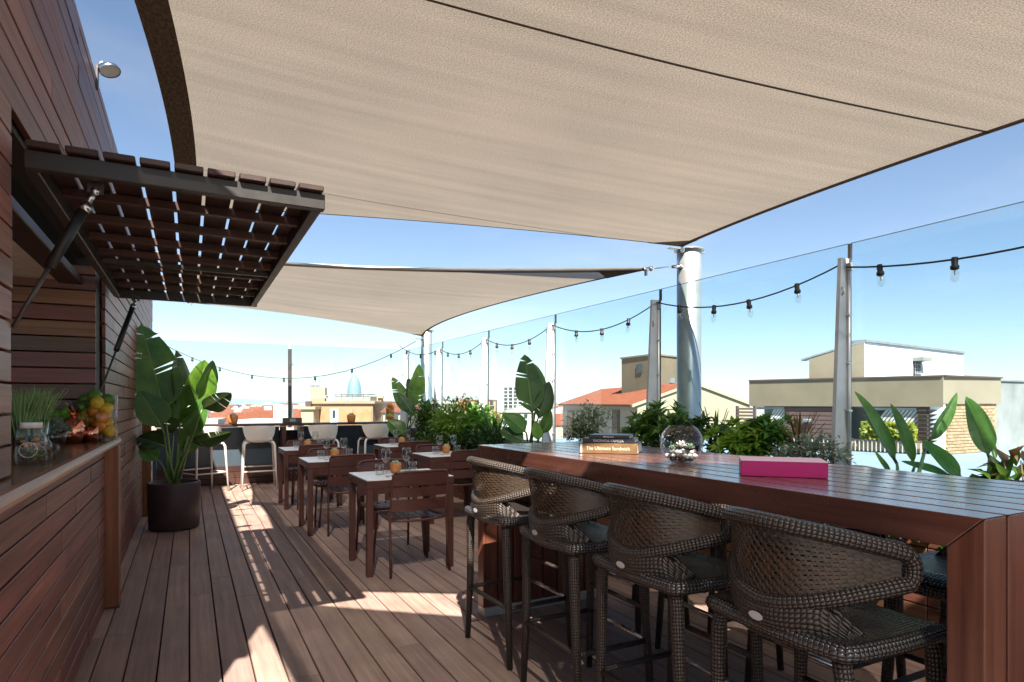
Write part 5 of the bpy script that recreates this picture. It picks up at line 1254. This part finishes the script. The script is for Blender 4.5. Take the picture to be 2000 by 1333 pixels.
for v0, v1, e, mt in ((757, 772, 0, 'plaster_cream'), (773, 777, .12, 'plaster_beige'), (778, 800, -.05, 'city_wall_2')):
    q0, q1 = pd(606, v1, 64), pd(635, v0, 64); m = MB(); quadprism(m, Vector(q0.xy) - Vector((e, 0)), Vector(q1.xy) + Vector((e, 0)), q0.z, q1.z, 1.8, (.3, 1)); m.build('tank_storey', mt, wt)
for u in (609, 615, 622): p = pd(u, 757, 64.6); MB().cbox(p + Vector((0, 0, .12)), (.3, .3, .34), .05).build('antenna', 'metal_grey', wt)
q0, q1 = pd(596, 803, 61), pd(607, 784, 61); m = MB(); quadprism(m, Vector(q0.xy), Vector(q1.xy), q0.z, q1.z, 1.5, (.3, 1)); m.build('side_shed', 'shutter_brown', wt)
block('city_house', 'white rendered house with small windows right of the ochre block', 730, 748, 790, 70, 'city_wall_1', 8, cols=2, rows=4, vb=828)
block('city_house', 'pink rendered house with tiled roof behind the jar of oranges', 748, 800, 806, 56, 'city_wall_0', 9, roof='tile', cols=3, rows=2, vb=836)
block('city_house', 'ochre house with brown tiled roof behind the far banana plant', 768, 840, 800, 75, 'city_wall_3', 9, roof='tile')
block('chimney_stack', 'slender tan chimney stack between rooftops', 738, 745, 778, 66, 'city_wall_3', 1.0, cat='chimney')
hr = block('high_rise', 'white high rise with rows of dark balconies behind the torn banana leaf', 972, 1030, 752, 330, 'city_wall_1', 14, cat='tower block')
g, a, b, n, ab, zt_ = hr; L = (b - a).length
for j in range(9):
    z = zt_ - 1.6 - j * 1.9
    for i in range(5):
        m = MB(); p = a + ab * L * (.22 + .16 * i); quadprism(m, p, p + ab * L * .115, z - .75, z + .2, .5, -n); m.build('balcony', 'window_dark', g)
block('city_house', 'orange rendered block with flat roof behind the leafy bushes', 908, 968, 782, 130, 'city_wall_2', 14, cols=4, rows=2, vb=800)
block('city_house', 'peach rendered block beside the white high rise', 868, 912, 790, 95, 'city_wall_0', 10, cols=3, rows=2, vb=806)
block('city_house', 'cream block with dark windows below the white high rise', 978, 1062, 806, 90, 'city_wall_1', 12, cols=6, rows=2, vb=830)
# bullet shaped glass tower
def bullet():
    d = 1670; p = pd(692, 787, d); zt_ = EYE + d * 54 / FPX; g = thing('bullet_tower', 'blue grey bullet shaped glass tower on the skyline', 'tower', (p.x, p.y, GZ))
    m, n, l, bs = nodes('tower_glass'); mp = coords(n, l, (.25, .25, .35), rnd=False); t = noise(n, l, mp, 1, 3)
    r = ramp(n, l, t.outputs[0], [(.3, (.1, .2, .25)), (.7, (.24, .36, .4))]); l.new(r.outputs[0], bs.inputs['Base Color']); bs.inputs['Roughness'].default_value = .4
    H = zt_ - GZ; prof = []
    for i in range(26):
        t_ = i / 25; r_ = 19.5 * (1 - max(0, (t_ - .35) / .65) ** 2.4) ** .55 if t_ > .35 else 18.6 + .9 * (t_ / .35); prof.append((max(r_, .1), H * t_))
    MB().lathe(prof, 36).build('shaft', 'tower_glass', g, False)
    for k in range(14):
        z = H * (.3 + k * .046); t_ = z / H; r_ = 19.5 * (1 - max(0, (t_ - .35) / .65) ** 2.4) ** .55 if t_ > .35 else 19.4
        MB().lathe([(r_ + .25, z - .35), (r_ + .3, z), (r_ + .2, z + .35)], 36).build('floor_band', 'metal_grey', g, False)
bullet()
# many small houses out to the horizon
def sprawl():
    rd = random.Random(12); protos = {}
    for i in range(6):
        for rf in (0, 1):
            r = thing('city_house', '', 'building'); m = MB(); m.prism([(-5, -5, 0), (5, -5, 0), (5, 5, 0), (-5, 5, 0)], (0, 0, 10)); m.build('wall', 'city_wall_%d' % i, r, False)
            m = MB()
            if rf: m.add([(-5.4, -5.4, 10), (5.4, -5.4, 10), (5.4, 0, 11.4), (-5.4, 0, 11.4), (-5.4, 5.4, 10), (5.4, 5.4, 10)], [(0, 1, 2, 3), (3, 2, 5, 4), (0, 3, 4), (1, 5, 2)]); m.build('roof', 'roof_tile', r, False)
            else: m.prism([(-5.2, -5.2, 10.002), (5.2, -5.2, 10.002), (5.2, 5.2, 10.002), (-5.2, 5.2, 10.002)], (0, 0, .5)); m.box((1.5, 1, 11.2), (3, 2.5, 1.6)); m.build('roof', 'city_wall_1', r, False)
            wn_ = MB()
            for k in range(4):
                for j in range(2): wn_.box((-3.6 + 2.4 * k, -5.02, 4 + j * 3.2), (1.0, .12, 1.5))
            for q in range(8):
                m2 = MB(); m2.box((-3.6 + 2.4 * (q % 4), -5.02, 4.0 + (q // 4) * 3.2), (1.0, .12, 1.5)); m2.build('window', 'window_dark', r, False)
            protos[(i, rf)] = r
    used = set(); cnt = 0
    rows = [(120, 9, 822), (150, 9, 817), (190, 10, 812), (240, 12, 808), (300, 13, 805), (380, 16, 801.5), (480, 18, 798.5), (620, 20, 796), (800, 22, 794), (1050, 24, 792.2), (1400, 24, 790.6)]
    for d, nb, vt in rows:
        u = 290 + rd.uniform(0, 30)
        while u < 1110:
            w = rd.uniform(7, 15) * (1 if d < 500 else 1.6 if d < 900 else 2.4); wpx = w * FPX / d
            if not (u > 575 and u < 770 and d < 130) and not (u > 860 and d < 135):
                p = pd(u + wpx / 2, 787, d * rd.uniform(.95, 1.06)); top = EYE - d * (vt - 787 + rd.uniform(-2.2, 3.5) * (1 if d > 150 else 2)) / FPX
                key = (rd.randrange(6), 1 if rd.random() < .45 else 0); r = protos[key]
                lab = '%s %s house %s, %s' % (('sand', 'white', 'ochre', 'straw coloured', 'grey', 'russet')[key[0]], ('flat roofed', 'tile roofed')[key[1]], 'far off in the sprawl' if d >= 380 else 'in the near rooftops' if d < 150 else 'mid sprawl', 'behind the potted banana plant' if u < 430 else 'left of the slim glass post' if u < 565 else 'left of the bullet tower' if u < 690 else 'between bullet tower and far column' if u < 830 else 'behind the bushes')
                far = d >= 380
                if key in used or far:
                    if far:
                        o = thing('city_house', lab, 'building'); 
                        for ch in r.children[:2]:
                            c = ch.copy(); COL.objects.link(c); c.parent = o
                    else: o = dup(r, (0, 0, 0))
                else: o = r; used.add(key)
                o['label'] = lab; o['group'] = 'tiled houses of the city' if key[1] else 'flat roofed houses of the city'
                o.location = (p.x, p.y, GZ); o.rotation_euler = (0, 0, rd.uniform(-.5, .2)); o.scale = (w / 10, w / 10, max(.5, (top - GZ) / 10.5)); cnt += 1
            u += wpx * rd.uniform(1.0, 1.7)
    for k, r in protos.items():
        if k not in used:
            for ch in list(r.children): bpy.data.objects.remove(ch)
            bpy.data.objects.remove(r)
    print('sprawl houses', cnt)
sprawl()
# hills on the horizon
def hills():
    plain('hill_green', (.16, .2, .16), .95, 0, .2, .002, .1, 0)
    hm = MB(); rd = random.Random(8)
    def f(u, v):
        a = R(-40 + 130 * u); d = 7500 + 2500 * v; h = (70 + 60 * math.sin(u * 9) + 45 * math.sin(u * 23 + 1) + 18 * math.sin(u * 61)) * max(0, 1 - u * 1.6) * math.sin(math.pi * min(1, v + .001))
        return Vector((math.sin(a) * d, math.cos(a) * d, GZ + max(-2, h + 20 * math.sin(math.pi * v))))
    setting(hm.grid(120, 8, f).build('hills', 'hill_green'))
hills()

# thin sea haze over the town
HAZE = True
if HAZE:
    hz = MB().box((0, 3000, 58), (26000, 20000, 162)); hz = hz.build('haze', None)
    m = bpy.data.materials.new('haze'); m.use_nodes = True; n = m.node_tree.nodes; l = m.node_tree.links; n.remove(n['Principled BSDF'])
    v = n.new('ShaderNodeVolumePrincipled'); v.inputs['Color'].default_value = (.84, .91, 1, 1); v.inputs['Density'].default_value = .00008; v.inputs['Anisotropy'].default_value = 0
    l.new(v.outputs[0], n['Material Output'].inputs['Volume']); hz.data.materials.append(m); tag(hz, kind='stuff')
